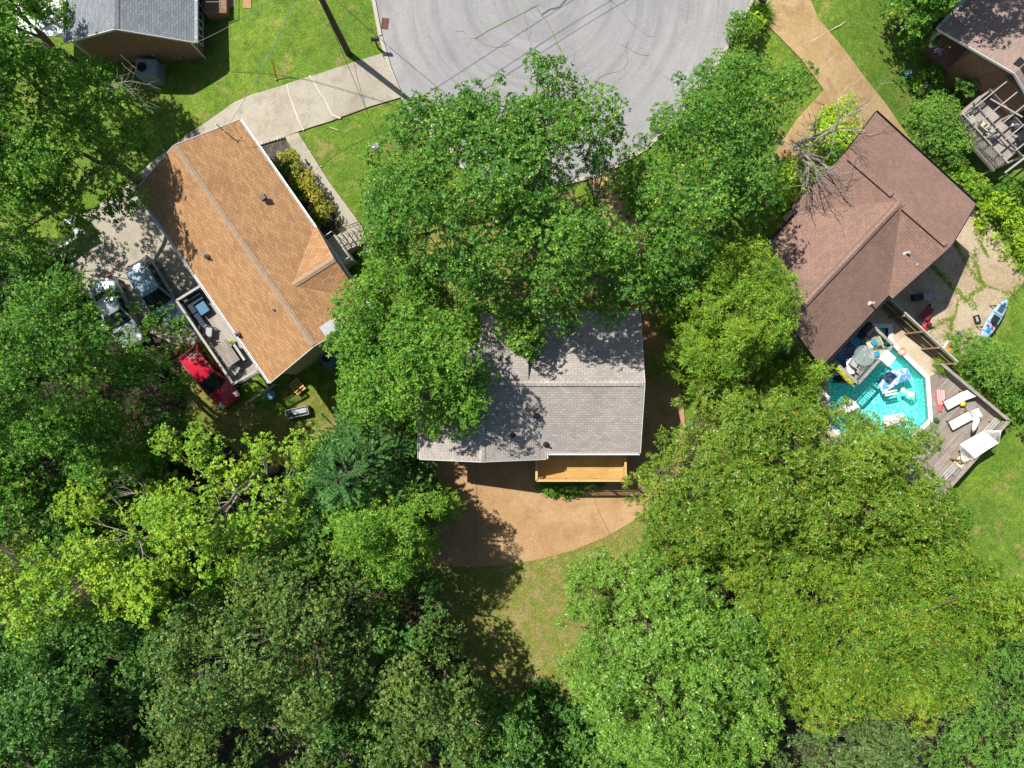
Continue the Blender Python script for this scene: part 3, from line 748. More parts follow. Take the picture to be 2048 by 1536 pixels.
# ------------------------------------------------------------------ trees
TG = 'trees around the houses'
tree('broadleaf_tree', 'yellow-green tree at the top left corner beside the brick house', 'tree', [(-60, -60), (60, -40), (100, 10), (135, 60), (150, 95), (110, 120), (60, 135), (-60, 130)], 4, 9.5, L_mid, 11, group=TG, sp=.88, dens=16, tintb=.15)
tree('broadleaf_tree', 'large tree with a pale bare branch, south of the blue-grey roofed brick house', 'tree', [(-60, 120), (20, 100), (70, 85), (120, 95), (160, 110), (200, 130), (215, 170), (240, 195), (246, 235), (212, 262), (222, 300), (205, 330), (222, 372), (190, 415), (140, 425), (118, 455), (80, 440), (60, 475), (20, 500), (-60, 520)], 5, 12.5, L_mid, 12, group=TG, sp=.88, dens=17, L=.18, tintb=.12)
tree('broadleaf_tree', 'big feathery tree overhanging the silver sedan', 'tree', [(-60, 650), (10, 640), (55, 655), (60, 600), (100, 575), (150, 545), (185, 560), (205, 590), (240, 610), (262, 640), (280, 620), (300, 660), (322, 700), (325, 740), (300, 765), (320, 805), (300, 850), (275, 872), (285, 905), (230, 935), (160, 920), (120, 880), (60, 900), (-60, 890)], 4, 12.5, L_mid, 13, group=TG, sp=.85, dens=19, L=.16, W=.07, low=1.0)
tree('broadleaf_tree', 'shaded tree at the left edge, north-west of the yellow-green tree row', 'tree', [(-60, 880), (40, 910), (90, 960), (130, 1010), (110, 1060), (60, 1090), (-60, 1090)], 3, 9, L_mid, 14, group=TG, cut=.22, dens=12)
tree('broadleaf_tree', 'thin open tree with dark gaps below the big feathery tree', 'tree', [(150, 900), (210, 930), (270, 900), (320, 910), (330, 960), (280, 1000), (210, 985), (160, 960)], 4, 8, L_mid, 15, group=TG, cut=.3, dens=11)
tree('broadleaf_tree', 'sparse bright yellow-green tree left of the spruce', 'tree', [(320, 850), (345, 860), (385, 836), (410, 872), (445, 860), (475, 885), (490, 905), (540, 890), (560, 925), (600, 895), (630, 930), (636, 1000), (600, 1056), (560, 1085), (540, 1128), (495, 1165), (440, 1130), (420, 1082), (380, 1058), (300, 1020), (282, 985), (328, 958), (330, 920)], 5, 11, L_yel, 16, group=TG, cut=.16, dens=12, L=.18, tintb=.1, hpx=((520, 1000, 25), (470, 1085, 22)), bk=barkpale)
tree('broadleaf_tree', 'long bright yellow-green tree crossing the left edge under the thin tree', 'tree', [(-60, 1090), (10, 1060), (60, 1080), (95, 1055), (110, 1008), (150, 965), (178, 985), (190, 1030), (240, 1010), (275, 1050), (330, 1065), (390, 1062), (430, 1095), (410, 1140), (470, 1150), (460, 1185), (400, 1200), (350, 1228), (290, 1200), (240, 1240), (190, 1215), (150, 1250), (90, 1200), (40, 1240), (-60, 1260)], 5, 11.5, L_yel, 17, group=TG, cut=.1, dens=13, L=.18, tintb=.15, hpx=((330, 1130, 22), (250, 1110, 16)), bk=barkpale)
tree('oak_tree', 'dark green oak at the bottom left corner', 'tree', [(-60, 1290), (40, 1300), (80, 1270), (150, 1262), (215, 1270), (270, 1255), (300, 1290), (285, 1340), (310, 1380), (290, 1430), (330, 1470), (300, 1530), (310, 1640), (-60, 1640)], 4, 12.5, L_dark, 18, group=TG, sp=.92, dens=17, L=.16, W=.085, cut=.04)
tree('oak_tree', 'large dark olive oak in the middle of the lower left woodland', 'tree', [(330, 1230), (390, 1200), (440, 1190), (480, 1150), (520, 1110), (570, 1085), (640, 1075), (700, 1100), (760, 1160), (790, 1200), (770, 1260), (790, 1320), (745, 1370), (700, 1400), (640, 1420), (560, 1440), (500, 1420), (430, 1440), (370, 1420), (320, 1380), (340, 1310)], 5, 13, L_olive, 19, group=TG, sp=.92, dens=18, L=.15, W=.085, cut=.06)
tree('oak_tree', 'shaded oak lobe reaching the dry back lawn', 'tree', [(740, 1170), (800, 1190), (850, 1185), (885, 1215), (892, 1250), (850, 1290), (790, 1290), (740, 1240)], 4, 9, L_dark, 20, group=TG, dens=17, L=.15, W=.085, cut=.1)
tree('oak_tree', 'small round oak crown standing alone at the edge of the dry back lawn', 'tree', [(766, 1380), (768, 1335), (795, 1305), (825, 1288), (850, 1300), (870, 1288), (905, 1295), (940, 1335), (962, 1370), (958, 1410), (925, 1435), (890, 1440), (850, 1438), (815, 1410), (785, 1405)], 5, 10.5, L_olive, 21, group=TG, sp=.85, dens=19, L=.15, W=.085, tintb=.08, hpx=((862, 1385, 8),))
tree('oak_tree', 'olive oak at the bottom edge, left of centre', 'tree', [(320, 1450), (400, 1440), (470, 1450), (520, 1440), (560, 1480), (600, 1540), (590, 1640), (310, 1640)], 4, 11.5, L_olive, 22, group=TG, sp=.92, dens=17, L=.16, W=.085)
tree('oak_tree', 'oak at the bottom edge below the small round oak', 'tree', [(600, 1490), (640, 1445), (700, 1430), (760, 1450), (820, 1470), (870, 1450), (940, 1460), (980, 1490), (1000, 1560), (980, 1640), (590, 1640)], 4, 10.5, L_olive, 23, group=TG, sp=.95, dens=16, L=.16, W=.085, cut=.1, hpx=((800, 1480, 22),))
tree('broadleaf_tree', 'silvery dark green tree at the bottom edge in the shade', 'tree', [(940, 1470), (975, 1420), (1020, 1408), (1062, 1425), (1075, 1470), (1085, 1540), (1080, 1640), (960, 1640)], 3, 8.5, L_dark, 24, group=TG, dens=15, tintb=.1)
tree('broadleaf_tree', 'low shaded tree at the bottom edge beside the pale magnolia', 'tree', [(1095, 1500), (1120, 1455), (1160, 1432), (1205, 1445), (1240, 1500), (1290, 1570), (1290, 1640), (1085, 1640)], 2, 6, L_dark, 25, group=TG, dens=15, tintb=.15)
tree('broadleaf_tree', 'dark green tree behind the spruce and the yellow-green tree', 'tree', [(600, 930), (640, 910), (690, 960), (700, 1030), (690, 1080), (640, 1075), (600, 1040)], 3, 9, L_dark, 26, group=TG, dens=14, tintb=.2)
tree('broadleaf_tree', 'round maple over the left end of the grey-beige roof', 'tree', [(655, 600), (690, 590), (715, 560), (735, 530), (790, 520), (850, 550), (890, 600), (925, 640), (960, 665), (988, 700), (985, 760), (998, 790), (985, 835), (950, 868), (905, 872), (880, 890), (850, 862), (800, 840), (740, 845), (690, 830), (662, 800), (680, 765), (660, 735), (690, 720), (665, 680), (690, 650)], 3, 11, L_mid, 27, group=TG, sp=.85, dens=18, L=.17, W=.075, tintb=.12)
OAK = [(700, 400), (742, 350), (735, 300), (785, 262), (815, 225), (850, 215), (872, 198), (902, 215), (912, 185), (955, 168), (975, 140), (1000, 150), (985, 190), (1012, 205), (1030, 150), (1070, 120), (1108, 102), (1116, 128), (1150, 132), (1188, 170), (1185, 225), (1235, 225), (1252, 262), (1228, 300), (1235, 345), (1205, 385), (1190, 395), (1215, 440), (1245, 470), (1285, 520), (1280, 580), (1290, 610), (1230, 640), (1150, 645), (1080, 625), (1000, 610), (920, 620), (860, 580), (790, 545), (740, 520), (725, 470), (745, 440)]
tree('oak_tree', 'biggest oak, thin-crowned, between the cul-de-sac and the central house', 'tree', OAK, 7, 13.5, L_oak, 28, group=TG, sp=.8, dens=15, L=.17, W=.085, cut=.12, low=.45, trunkpx=(1010, 440), rough=.7, bk=bark,
     hpx=((935, 190, 22), (1015, 235, 30), (905, 260, 20), (870, 315, 20), (1200, 310, 14), (960, 400, 26), (870, 500, 30), (985, 330, 20), (1060, 395, 18), (830, 440, 14), (920, 570, 14)))
tree('oak_tree', 'leafy branch clump of the oak drooping over the grey-beige roof', 'branch', [(1000, 640), (1040, 600), (1085, 625), (1085, 690), (1060, 715), (1020, 700)], 5.6, 8.0, L_oak, 29, group=TG, sp=.75, dens=18, L=.17, W=.085, trunkpx=(1040, 600), tintb=.12)
tree('broadleaf_tree', 'dense green tree between the cul-de-sac and the bare branching tree', 'tree', [(1235, 350), (1262, 300), (1290, 262), (1318, 228), (1342, 262), (1350, 190), (1368, 130), (1410, 135), (1430, 110), (1490, 98), (1500, 140), (1560, 150), (1592, 170), (1588, 215), (1560, 250), (1530, 285), (1540, 340), (1550, 390), (1558, 440), (1520, 480), (1470, 500), (1400, 520), (1350, 545), (1300, 560), (1262, 500), (1275, 440), (1225, 400)], 5, 11.5, L_oak, 30, group=TG, sp=.86, dens=16, L=.15, W=.075, cut=.06, rough=.6, trunkpx=(1400, 380), hpx=((1440, 220, 22), (1395, 175, 16), (1330, 280, 12), (1500, 230, 16)))
tree('broadleaf_tree', 'narrow green tree at the right corner of the grey-beige roof', 'tree', [(1262, 520), (1330, 530), (1395, 540), (1385, 590), (1350, 620), (1320, 625), (1285, 600)], 3.5, 8.5, L_oak, 31, group=TG, sp=.8, dens=16, L=.16, W=.08)
tree('mimosa_tree', 'round feathery-leaved tree right of the grey-beige roof', 'tree', [(1350, 640), (1375, 560), (1400, 520), (1450, 500), (1520, 515), (1555, 560), (1562, 630), (1545, 690), (1500, 735), (1440, 768), (1395, 770), (1350, 735), (1338, 690)], 3, 9.5, L_pin, 32, group=TG, sp=.85, dens=16, K=9, L=.24, W=.05, phi=1.3, tintb=.02)
tree('broadleaf_tree', 'small feathery tree in front of the pool house wall', 'tree', [(1525, 760), (1545, 715), (1590, 698), (1635, 720), (1650, 760), (1630, 800), (1570, 805)], 2, 6.5, L_pin, 33, group=TG, sp=.8, dens=15, K=8, L=.22, W=.05)
tree('magnolia_tree', 'olive-green magnolia leaning over the swimming pool', 'tree', [(1272, 980), (1290, 955), (1330, 965), (1350, 930), (1328, 870), (1380, 850), (1372, 790), (1430, 765), (1490, 785), (1530, 780), (1580, 800), (1640, 810), (1672, 830), (1720, 800), (1745, 840), (1775, 832), (1800, 865), (1832, 835), (1850, 880), (1868, 920), (1850, 950), (1875, 990), (1870, 1040), (1780, 1090), (1600, 1120), (1450, 1130), (1330, 1120), (1290, 1060)], 5, 11, L_mag, 34, group=TG, sp=.82, dens=17, K=8, L=.21, W=.06, phi=1.2, hpx=((1780, 880, 7), (1800, 920, 8)), cut=.03)
tree('magnolia_tree', 'pale bright green magnolia right of the dry back lawn', 'tree', [(1195, 1150), (1240, 1120), (1320, 1105), (1400, 1120), (1460, 1160), (1500, 1230), (1520, 1300), (1560, 1380), (1545, 1460), (1500, 1520), (1500, 1640), (1340, 1640), (1270, 1540), (1215, 1480), (1190, 1420), (1135, 1370), (1130, 1300), (1160, 1230), (1145, 1190)], 5, 12, L_mag2, 35, group=TG, sp=.82, dens=17, K=8, L=.2, W=.065, phi=1.2)
tree('magnolia_tree', 'golden-tipped magnolia at the right beside the bright lawn', 'tree', [(1430, 1140), (1500, 1110), (1600, 1090), (1700, 1080), (1780, 1060), (1860, 1040), (1900, 1060), (1930, 1100), (1975, 1120), (1990, 1160), (2120, 1190), (2120, 1240), (2000, 1225), (1950, 1240), (1930, 1290), (1900, 1350), (1860, 1410), (1800, 1400), (1760, 1380), (1640, 1400), (1570, 1430), (1540, 1340), (1500, 1240)], 5.5, 12.5, L_mag3, 36, group=TG, sp=.82, dens=16, K=9, L=.22, W=.05, phi=1.15, cut=.03, tintb=.05)
tree('magnolia_tree', 'golden drooping branch end hanging towards the fine-leaved tree', 'branch', [(1730, 1370), (1800, 1340), (1860, 1320), (1940, 1330), (1900, 1370), (1850, 1400), (1840, 1450), (1800, 1440), (1750, 1420)], 6.5, 9.5, L_mag3, 37, group=TG, sp=.8, dens=14, K=8, L=.2, W=.05, tintb=.25)
tree('broadleaf_tree', 'silvery green tree at the bottom edge between two magnolias', 'tree', [(1555, 1480), (1590, 1440), (1650, 1410), (1720, 1400), (1790, 1430), (1830, 1480), (1830, 1640), (1560, 1640)], 4, 9.5, L_silver, 38, group=TG, sp=.88, dens=18, K=8, L=.19, W=.045)
tree('broadleaf_tree', 'soft fine-leaved tree at the bottom right corner', 'tree', [(1880, 1320), (1930, 1260), (1990, 1235), (2120, 1230), (2120, 1640), (1830, 1640), (1840, 1500), (1850, 1420)], 4, 9.5, L_fine, 39, group=TG, sp=.9, dens=18, K=7, L=.17, W=.055, hpx=((1900, 1432, 9),), tintb=.12)
tree('star_leaved_tree', 'bright yellow-green tree below the spruce, throwing shade on the tan driveway', 'tree', [(650, 1010), (690, 985), (740, 965), (800, 965), (840, 985), (885, 1000), (892, 1025), (860, 1050), (872, 1090), (840, 1130), (820, 1160), (780, 1130), (740, 1110), (700, 1080), (660, 1050)], 3, 9.5, L_mid, 40, group=TG, sp=.85, dens=15, K=8, L=.26, W=.06, tintb=.3)
tree('broadleaf_tree', 'leafy tree at the top edge left of the pinkish roof', 'tree', [(1775, -80), (1790, -10), (1825, 15), (1845, 60), (1880, 45), (1905, 5), (1950, -50), (1960, -100)], 3, 8.5, L_mid, 41, group=TG, sp=.8, dens=14)
tree('broadleaf_tree', 'tall tree beyond the top edge shading the pinkish roof', 'tree', [(1900, -330), (2000, -320), (2090, -240), (2070, -120), (1990, -90), (1930, -110), (1880, -180)], 7, 12.5, L_mid, 42, group=TG, sp=.9, dens=12, cut=.15)

for i, (px, zz, mt, lab) in enumerate((
   ([(-60, 480), (40, 500), (110, 490), (125, 560), (60, 600), (-60, 640)], (1.5, 5.5), L_dark, 'low dark trees in deep shade at the left edge under the two big crowns'),
   ([(110, 900), (220, 900), (320, 900), (340, 960), (330, 1030), (250, 1040), (180, 1010), (120, 960)], (1, 4.5), L_dark, 'low shaded undergrowth tree in the dark gap at the left'),
   ([(240, 1180), (330, 1170), (420, 1190), (430, 1260), (330, 1330), (290, 1300), (250, 1250)], (1.5, 6), L_dark, 'dark undergrowth tree between the yellow-green tree and the oaks'),
   ([(660, 1380), (760, 1370), (880, 1440), (1000, 1440), (960, 1500), (760, 1500), (640, 1450)], (1.5, 5.5), L_dark, 'dark undergrowth tree round the foot of the small round oak'),
   ([(560, 1060), (620, 1040), (700, 1070), (760, 1130), (720, 1180), (620, 1150)], (3, 8), L_mid, 'green tree filling in between the spruces and the olive oak'),
   ([(-60, 820), (60, 850), (130, 900), (120, 960), (60, 1000), (-60, 1010)], (2, 6), L_mid, 'shaded green tree at the left edge below the big feathery crown'),
   ([(-60, 1240), (60, 1230), (150, 1240), (200, 1300), (180, 1400), (120, 1480), (-60, 1500)], (1.5, 6), L_dark, 'dark low tree at the left edge under the corner oak'),
   ([(140, 1340), (260, 1330), (340, 1400), (380, 1470), (340, 1640), (120, 1640), (100, 1480)], (1.5, 6), L_dark, 'dark low tree at the bottom edge between the corner oak and the olive oak'),
   ([(70, 1000), (140, 960), (250, 1000), (330, 1050), (400, 1120), (300, 1150), (180, 1130), (90, 1080)], (1.5, 6), L_dark, 'dark low tree seen through the long yellow-green crown'),
   ([(1040, 1420), (1120, 1400), (1200, 1430), (1260, 1540), (1260, 1640), (1000, 1640)], (1, 4.5), L_dark, 'low dark bushes at the bottom edge between the silvery tree and the pale magnolia'),
   ([(450, 1130), (520, 1110), (560, 1060), (600, 1080), (560, 1150), (480, 1190)], (2, 7), L_dark, 'dark crown in the gap beside the sparse yellow-green tree'))):
    tree('broadleaf_tree', lab, 'tree', px, zz[0], zz[1], mt, 200+i, group=TG, sp=.85, dens=15, low=.8)
L_lime2 = lm('leaf_weed', (.06, .13, .01), (.11, .19, .015), (.18, .24, .03), (.28, .26, .05))
WC = []
for px, wd in (([(1880, 440), (1940, 540), (1965, 570)], .10), ([(1945, 500), (1950, 530), (1965, 570), (1940, 590), (1925, 600)], .12), ([(1860, 530), (1920, 590), (1950, 615)], .11),
               ([(1855, 660), (1880, 645), (1905, 635), (1895, 660), (1890, 680)], .12), ([(1905, 635), (1915, 600)], .05), ([(1965, 570), (2010, 585), (2030, 590)], .04), ([(1955, 455), (1960, 490), (1975, 515)], .11),
               ([(2048, 560), (2010, 600), (1985, 640)], .2), ([(1700, 330), (1650, 370)], .1)):
    rg = np.random.default_rng(int(px[0][0])); pts = [G(u, v) for u, v in px]
    for a_, b_ in zip(pts[:-1], pts[1:]):
        L = (b_-a_).length
        for _ in range(int(L*75*min(1, wd*10))):
            t_ = rg.uniform(); q = a_.lerp(b_, t_); w_ = wd*(.35+.9*abs(math.sin(q.x*2.3+q.y*1.7)))
            if rg.uniform() < .25: continue
            x_, y_ = q.x+rg.normal(0, w_), q.y+rg.normal(0, w_); WC.append((x_, y_, float(gz(x_, y_))+.1))
WC = np.array(WC); tag(leafmesh('weeds', WC, np.tile([0, 0, 1.0], (len(WC), 1)), 5, .10, .035, .9, L_lime2, None, np.random.default_rng(1).uniform(.2, .8, len(WC)), 3), 'low green weeds growing in the cracks of the patio', 'weeds', kind='stuff')
# spruce: whorls of drooping boughs, each bough a fan of needle-covered fingers
def spruce(u, v, ht, rad, label, seed, tb=0.0):
    rg = np.random.default_rng(seed); g = G(u, v); base = g
    root = thing('spruce_tree', tuple(base), rg.uniform(0, 6), label, 'tree', TG)
    tk = MB(); tk.tube([(0, 0, -.2), (0, 0, ht*.5), (0, 0, ht)], [.2, .12, .03], 8)
    C = []; A = []; T = []
    levels = 11
    for i in range(levels):
        f = i/(levels-1); z = ht*(.18+.80*f); L = rad*(1-f)**.75+.35; nb = int(5+3*(1-f)); off = rg.uniform(0, 6)
        for b in range(nb):
            a = off+b*2*math.pi/nb+rg.normal(0, .12); l = L*rg.uniform(.8, 1.12)
            d = np.array([math.cos(a), math.sin(a), 0]); s_ = np.array([-d[1], d[0], 0])
            tk.tube([(0, 0, z), tuple(d*l*.6+[0, 0, z-.12*l]), tuple(d*l+[0, 0, z-.05*l])], [.03, .02, .008], 4, cap=False)
            nf = 1+int(l*1.3)
            fl = [(np.array([0, 0, z])+d*l*(.45+.5*k/nf)+[0, 0, -.12*l], sg, .55+.5*(1-k/nf)+.15) for k in range(nf) for sg in (-1, 1)][::1]+[(np.array([0, 0, z])+d*l*.7+[0, 0, -.1*l], 0, l*.4+.25)]
            for p, sg, fl_ in fl:
                dirn = d*.8+s_*sg*.8+np.array([0, 0, rg.uniform(.1, .5)]); dirn /= np.linalg.norm(dirn)
                fl_ *= rg.uniform(.8, 1.2); n = int(fl_*60)
                t = rg.uniform(0, 1, n)[:, None]
                cc = p+dirn*fl_*t; cc[:, 2] += .1*(t[:, 0]**2)*fl_
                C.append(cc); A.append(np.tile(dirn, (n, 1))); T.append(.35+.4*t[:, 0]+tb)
    tk.build('trunk', bark, root, smooth=True, weld=False)
    C = np.vstack(C); A = np.vstack(A); T = np.concatenate(T)
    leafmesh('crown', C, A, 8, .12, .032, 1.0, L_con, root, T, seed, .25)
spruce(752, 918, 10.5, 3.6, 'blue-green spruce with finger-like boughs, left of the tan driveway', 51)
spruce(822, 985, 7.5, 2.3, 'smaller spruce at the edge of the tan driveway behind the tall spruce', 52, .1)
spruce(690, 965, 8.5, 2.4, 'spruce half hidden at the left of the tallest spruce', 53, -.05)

# shrubs
SG = 'garden shrubs'
def shrub(label, px, h, mat, seed, group=SG, name='shrub', z0=.15, **kw):
    rg = np.random.default_rng(seed); cu = sum(p[0] for p in px)/len(px); cv = sum(p[1] for p in px)/len(px)
    g = G(cu, cv); poly = [tuple(P(u, v, g.z+h*.5).to_2d()) for u, v in px]
    root = thing(name, tuple(g), 0, label, 'shrub', group)
    k = dict(sp=.42, rc=.42, dens=34, K=6, L=.13, W=.065, rough=.12, dome=2.5); k.update(kw)
    crown(root, poly, g.z+z0, g.z+h, mat, rg, trunkxy=np.array([g.x, g.y]), limbs=False, name='foliage', **k)
    b = MB()
    for _ in range(7): b.tube([(g.x, g.y, g.z-.1), (g.x+rg.normal(0, .25), g.y+rg.normal(0, .25), g.z+h*.6)], [.03, .012], 5)
    b.build('stem', bark, root, weld=False)
    for ch in root.children: ch.location = (-g.x, -g.y, -g.z)
    return root
def circ(u, v, ru, rv=None, n=9, seed=0):
    rr = random.Random(int(u*7+v)); rv = rv or ru
    return [(u+ru*rr.uniform(.82, 1.15)*math.cos(2*math.pi*k/n), v+rv*rr.uniform(.82, 1.15)*math.sin(2*math.pi*k/n)) for k in range(n)]
YG = 'golden shrubs in the mulch bed'
for i, (u, v, r, lab) in enumerate(((578, 322, 19, 'golden shrub nearest the driveway end of the mulch bed'), (604, 353, 20, 'second golden shrub from the driveway in the mulch bed'),
        (624, 388, 21, 'third golden shrub from the driveway, next to the walkway'), (644, 422, 17, 'last golden shrub, closest to the front steps'))):
    shrub(lab, circ(u, v, r), 1.3, L_gold, 60+i, YG)
for i, (u, v, lab) in enumerate(((566, 345, 'dark green shrub under the gutter beside the first golden shrub'), (590, 385, 'dark green shrub under the gutter in the middle of the mulch bed'), (628, 440, 'dark green shrub under the gutter near the front steps'))):
    shrub(lab, circ(u, v, 17), .9, L_mid, 70+i, 'dark shrubs in the mulch bed')
shrub('shrub hanging over the kerb by the tan driveway, with a lime top', circ(1484, 58, 30, 24), 1.5, L_mid, 80, tintb=.1)
shrub('lime-yellow shrub beside the kerb shrub', circ(1508, 52, 17), 1.6, L_lime, 81)
shrub('small dark shrub at the right end of the front steps', circ(706, 548, 16), .8, L_mid, 82)
VM = [(1545, 395), (1560, 350), (1590, 310), (1625, 270), (1645, 235), (1668, 208), (1695, 212), (1712, 245), (1708, 285), (1680, 318), (1650, 350), (1625, 385), (1580, 412)]
shrub('vine-covered mound between the bare tree and the red-brown roof', VM, 2.2, L_lime, 83, name='vine_mound', sp=.5, rc=.55, dens=26, tintb=-.25, rough=.2)
shrub('dark leafy bushes against the wall below the vine mound', [(1590, 330), (1640, 290), (1690, 290), (1660, 350), (1620, 390)], 2.5, L_mid, 84, name='bush', sp=.5, rc=.5)
shrub('dry brown tangle of vines on top of the mound', circ(1680, 262, 26, 20), 2.6, leafmat('dry_vine', [(.0, (.16, .10, .05)), (.5, (.30, .20, .11)), (.9, (.42, .30, .18))], trans=.1), 85, name='dead_vine', sp=.45, K=4, L=.2, W=.02, dens=34)
shrub('rounded shrub beside the lawn left of the porch of the pink-roofed house', circ(1833, 82, 17, 22), 1.0, L_mid, 86)
shrub('dark green bush growing against the brick wall by the pergola', circ(1932, 178, 27, 24), 2.0, L_mid, 87, tintb=-.2)
shrub('small green bush by the electricity meter on the brick wall', circ(1872, 152, 14, 16), 1.0, L_mid, 88)
shrub('small low bush beside the toy cart', circ(1838, 165, 12, 18), .6, L_yel, 89)
shrub('large leafy bush between the tan driveway and the pergola', [(1835, 195), (1870, 182), (1905, 215), (1900, 245), (1925, 275), (1930, 305), (1905, 345), (1880, 330), (1850, 300), (1825, 270), (1820, 230)], 2.2, L_fine, 90, name='bush', sp=.6, rc=.6, dens=26, tintb=.25)
shrub('yellow-green bush along the red-brown roof edge', [(1895, 335), (1925, 330), (1960, 365), (1965, 400), (1940, 400), (1905, 375)], 1.6, L_yel, 91, name='bush', sp=.55, rc=.5)
shrub('long bright hedge bank right of the cracked patio', [(1950, 385), (1985, 385), (2020, 410), (2100, 420), (2100, 545), (2050, 545), (2010, 500), (1975, 455), (1950, 425)], 1.5, L_lime, 92, name='hedge', sp=.6, rc=.55, dens=24, tintb=-.3)
shrub('bush beside the bow end of the kayak', [(1905, 700), (1935, 668), (1975, 685), (2020, 690), (2025, 720), (2000, 755), (1960, 785), (1925, 750)], 2.4, L_fine, 93, name='bush', sp=.6, rc=.6, dens=24, K=8, L=.2, W=.05, tintb=.35)
shrub('large bush outside the pool deck fence at the right edge', [(1985, 760), (2030, 735), (2110, 730), (2110, 880), (2050, 870), (2015, 830)], 2.6, L_mid, 94, name='bush', sp=.65, rc=.6, dens=22, tintb=.05)
shrub('green bush at the foot of the pool deck rail', circ(1910, 1035, 24, 26), 1.2, L_mid, 95, name='bush')
shrub('spiky palm-like plant at the top of the pool deck', circ(1890, 725, 18, 14), 1.9, L_pin, 96, name='spiky_plant', K=9, L=.3, W=.03)
shrub('ivy patch growing beside and under the new wood deck', [(1072, 950), (1100, 958), (1180, 958), (1210, 966), (1160, 985), (1120, 994), (1085, 985)], .5, L_mid, 97, name='ivy', sp=.35, rc=.3)
shrub('weedy bush in the shade under the pergola edge', circ(1995, 400, 30, 24), 1.4, L_mid, 98, name='bush', tintb=-.1)
shrub('leafy sapling at the right edge below the pergola', circ(2030, 375, 24, 24), 2.2, L_mid, 99, name='bush')
# ornamental grass clump
def grasstuft(label, u, v, r, h, mat, seed):
    rg = np.random.default_rng(seed); g = G(u, v); n = 260
    root = thing('grass_clump', tuple(g), 0, label, 'plant')
    C = rg.normal(0, r*.25, (n, 3)); C[:, 2] = .05
    A = C*2.0+np.array([0, 0, .8]); A /= np.linalg.norm(A, axis=1)[:, None]
    leafmesh('blades', C, A, 5, h, .03, .45, mat, root, rg.uniform(.2, .8, n), seed, .4)
grasstuft('round clump of ornamental grass in front of the kerb-side mailbox', 1516, 34, .55, .9, L_mid, 1)

# bare tree and dead branches
def bare(label, u, v, h, spread, seed, depth=4, name='bare_tree', z0=0.0, mat=None, aim=None, cat='tree', r0=.16):
    rnd = random.Random(seed); g = G(u, v) if z0 == 0 else P(u, v, z0)
    root = thing(name, tuple(g), 0, label, cat); m = MB()
    def grow(p, d, l, r, k):
        pts = [p]; q = p
        for i in range(4):
            d = (d+Vector((rnd.gauss(0, .16), rnd.gauss(0, .16), rnd.gauss(0, .10)))).normalized(); q = q+d*l/4; pts.append(q)
        m.tube(pts, [r*(1-.12*i) for i in range(5)], 5 if k > 2 else 3, cap=False)
        if k == 0: return
        for _ in range(3 if k > 1 else 4):
            t = rnd.choice((1, 2, 3, 4)); dd_ = (d+Vector((rnd.gauss(0, spread), rnd.gauss(0, spread), rnd.gauss(0, spread*.4)))).normalized()
            grow(pts[t], dd_, l*rnd.uniform(.5, .8), r*.5, k-1)
    if z0 == 0:
        grow(Vector((0, 0, -.1)), Vector((.05, 0, 1)), h*.4, r0, 0)
        top = Vector((0, 0, h*.36))
        for k in range(7):
            a = 2*math.pi*k/7+rnd.uniform(-.3, .3)
            if aim: a = aim+rnd.uniform(-1.5, 1.5)
            grow(top, Vector((math.cos(a)*1.0, math.sin(a)*1.0, .75)).normalized(), h*.36, r0*.5, depth-1)
    else:
        for k in range(3):
            a = (aim or 0)+rnd.uniform(-.6, .6); grow(Vector((0, 0, 0)), Vector((math.cos(a), math.sin(a), .25)).normalized(), h, r0*.4, depth-2)
    m.build('branches', mat or barkpale, root, weld=False)
bare('leafless grey tree spreading over the vine mound and the red-brown roof corner', 1552, 318, 7.5, .75, 5, aim=-.25, mat=barkpale)
bare('leafless pale branch sticking out of the large tree at the left', 205, 178, 1.7, .5, 3, name='dead_branch', z0=6.5, aim=.3, cat='branch', r0=.1)
bare('bare twigs inside the gap of the sparse yellow-green tree', 300, 985, 1.5, .5, 4, name='dead_branch', z0=7.5, aim=2.4, cat='branch', r0=.08)
bare('bare twigs at the top end of the dark bottom woodland', 940, 1440, 1.3, .5, 7, name='dead_branch', z0=5, aim=.3, cat='branch', r0=.08)

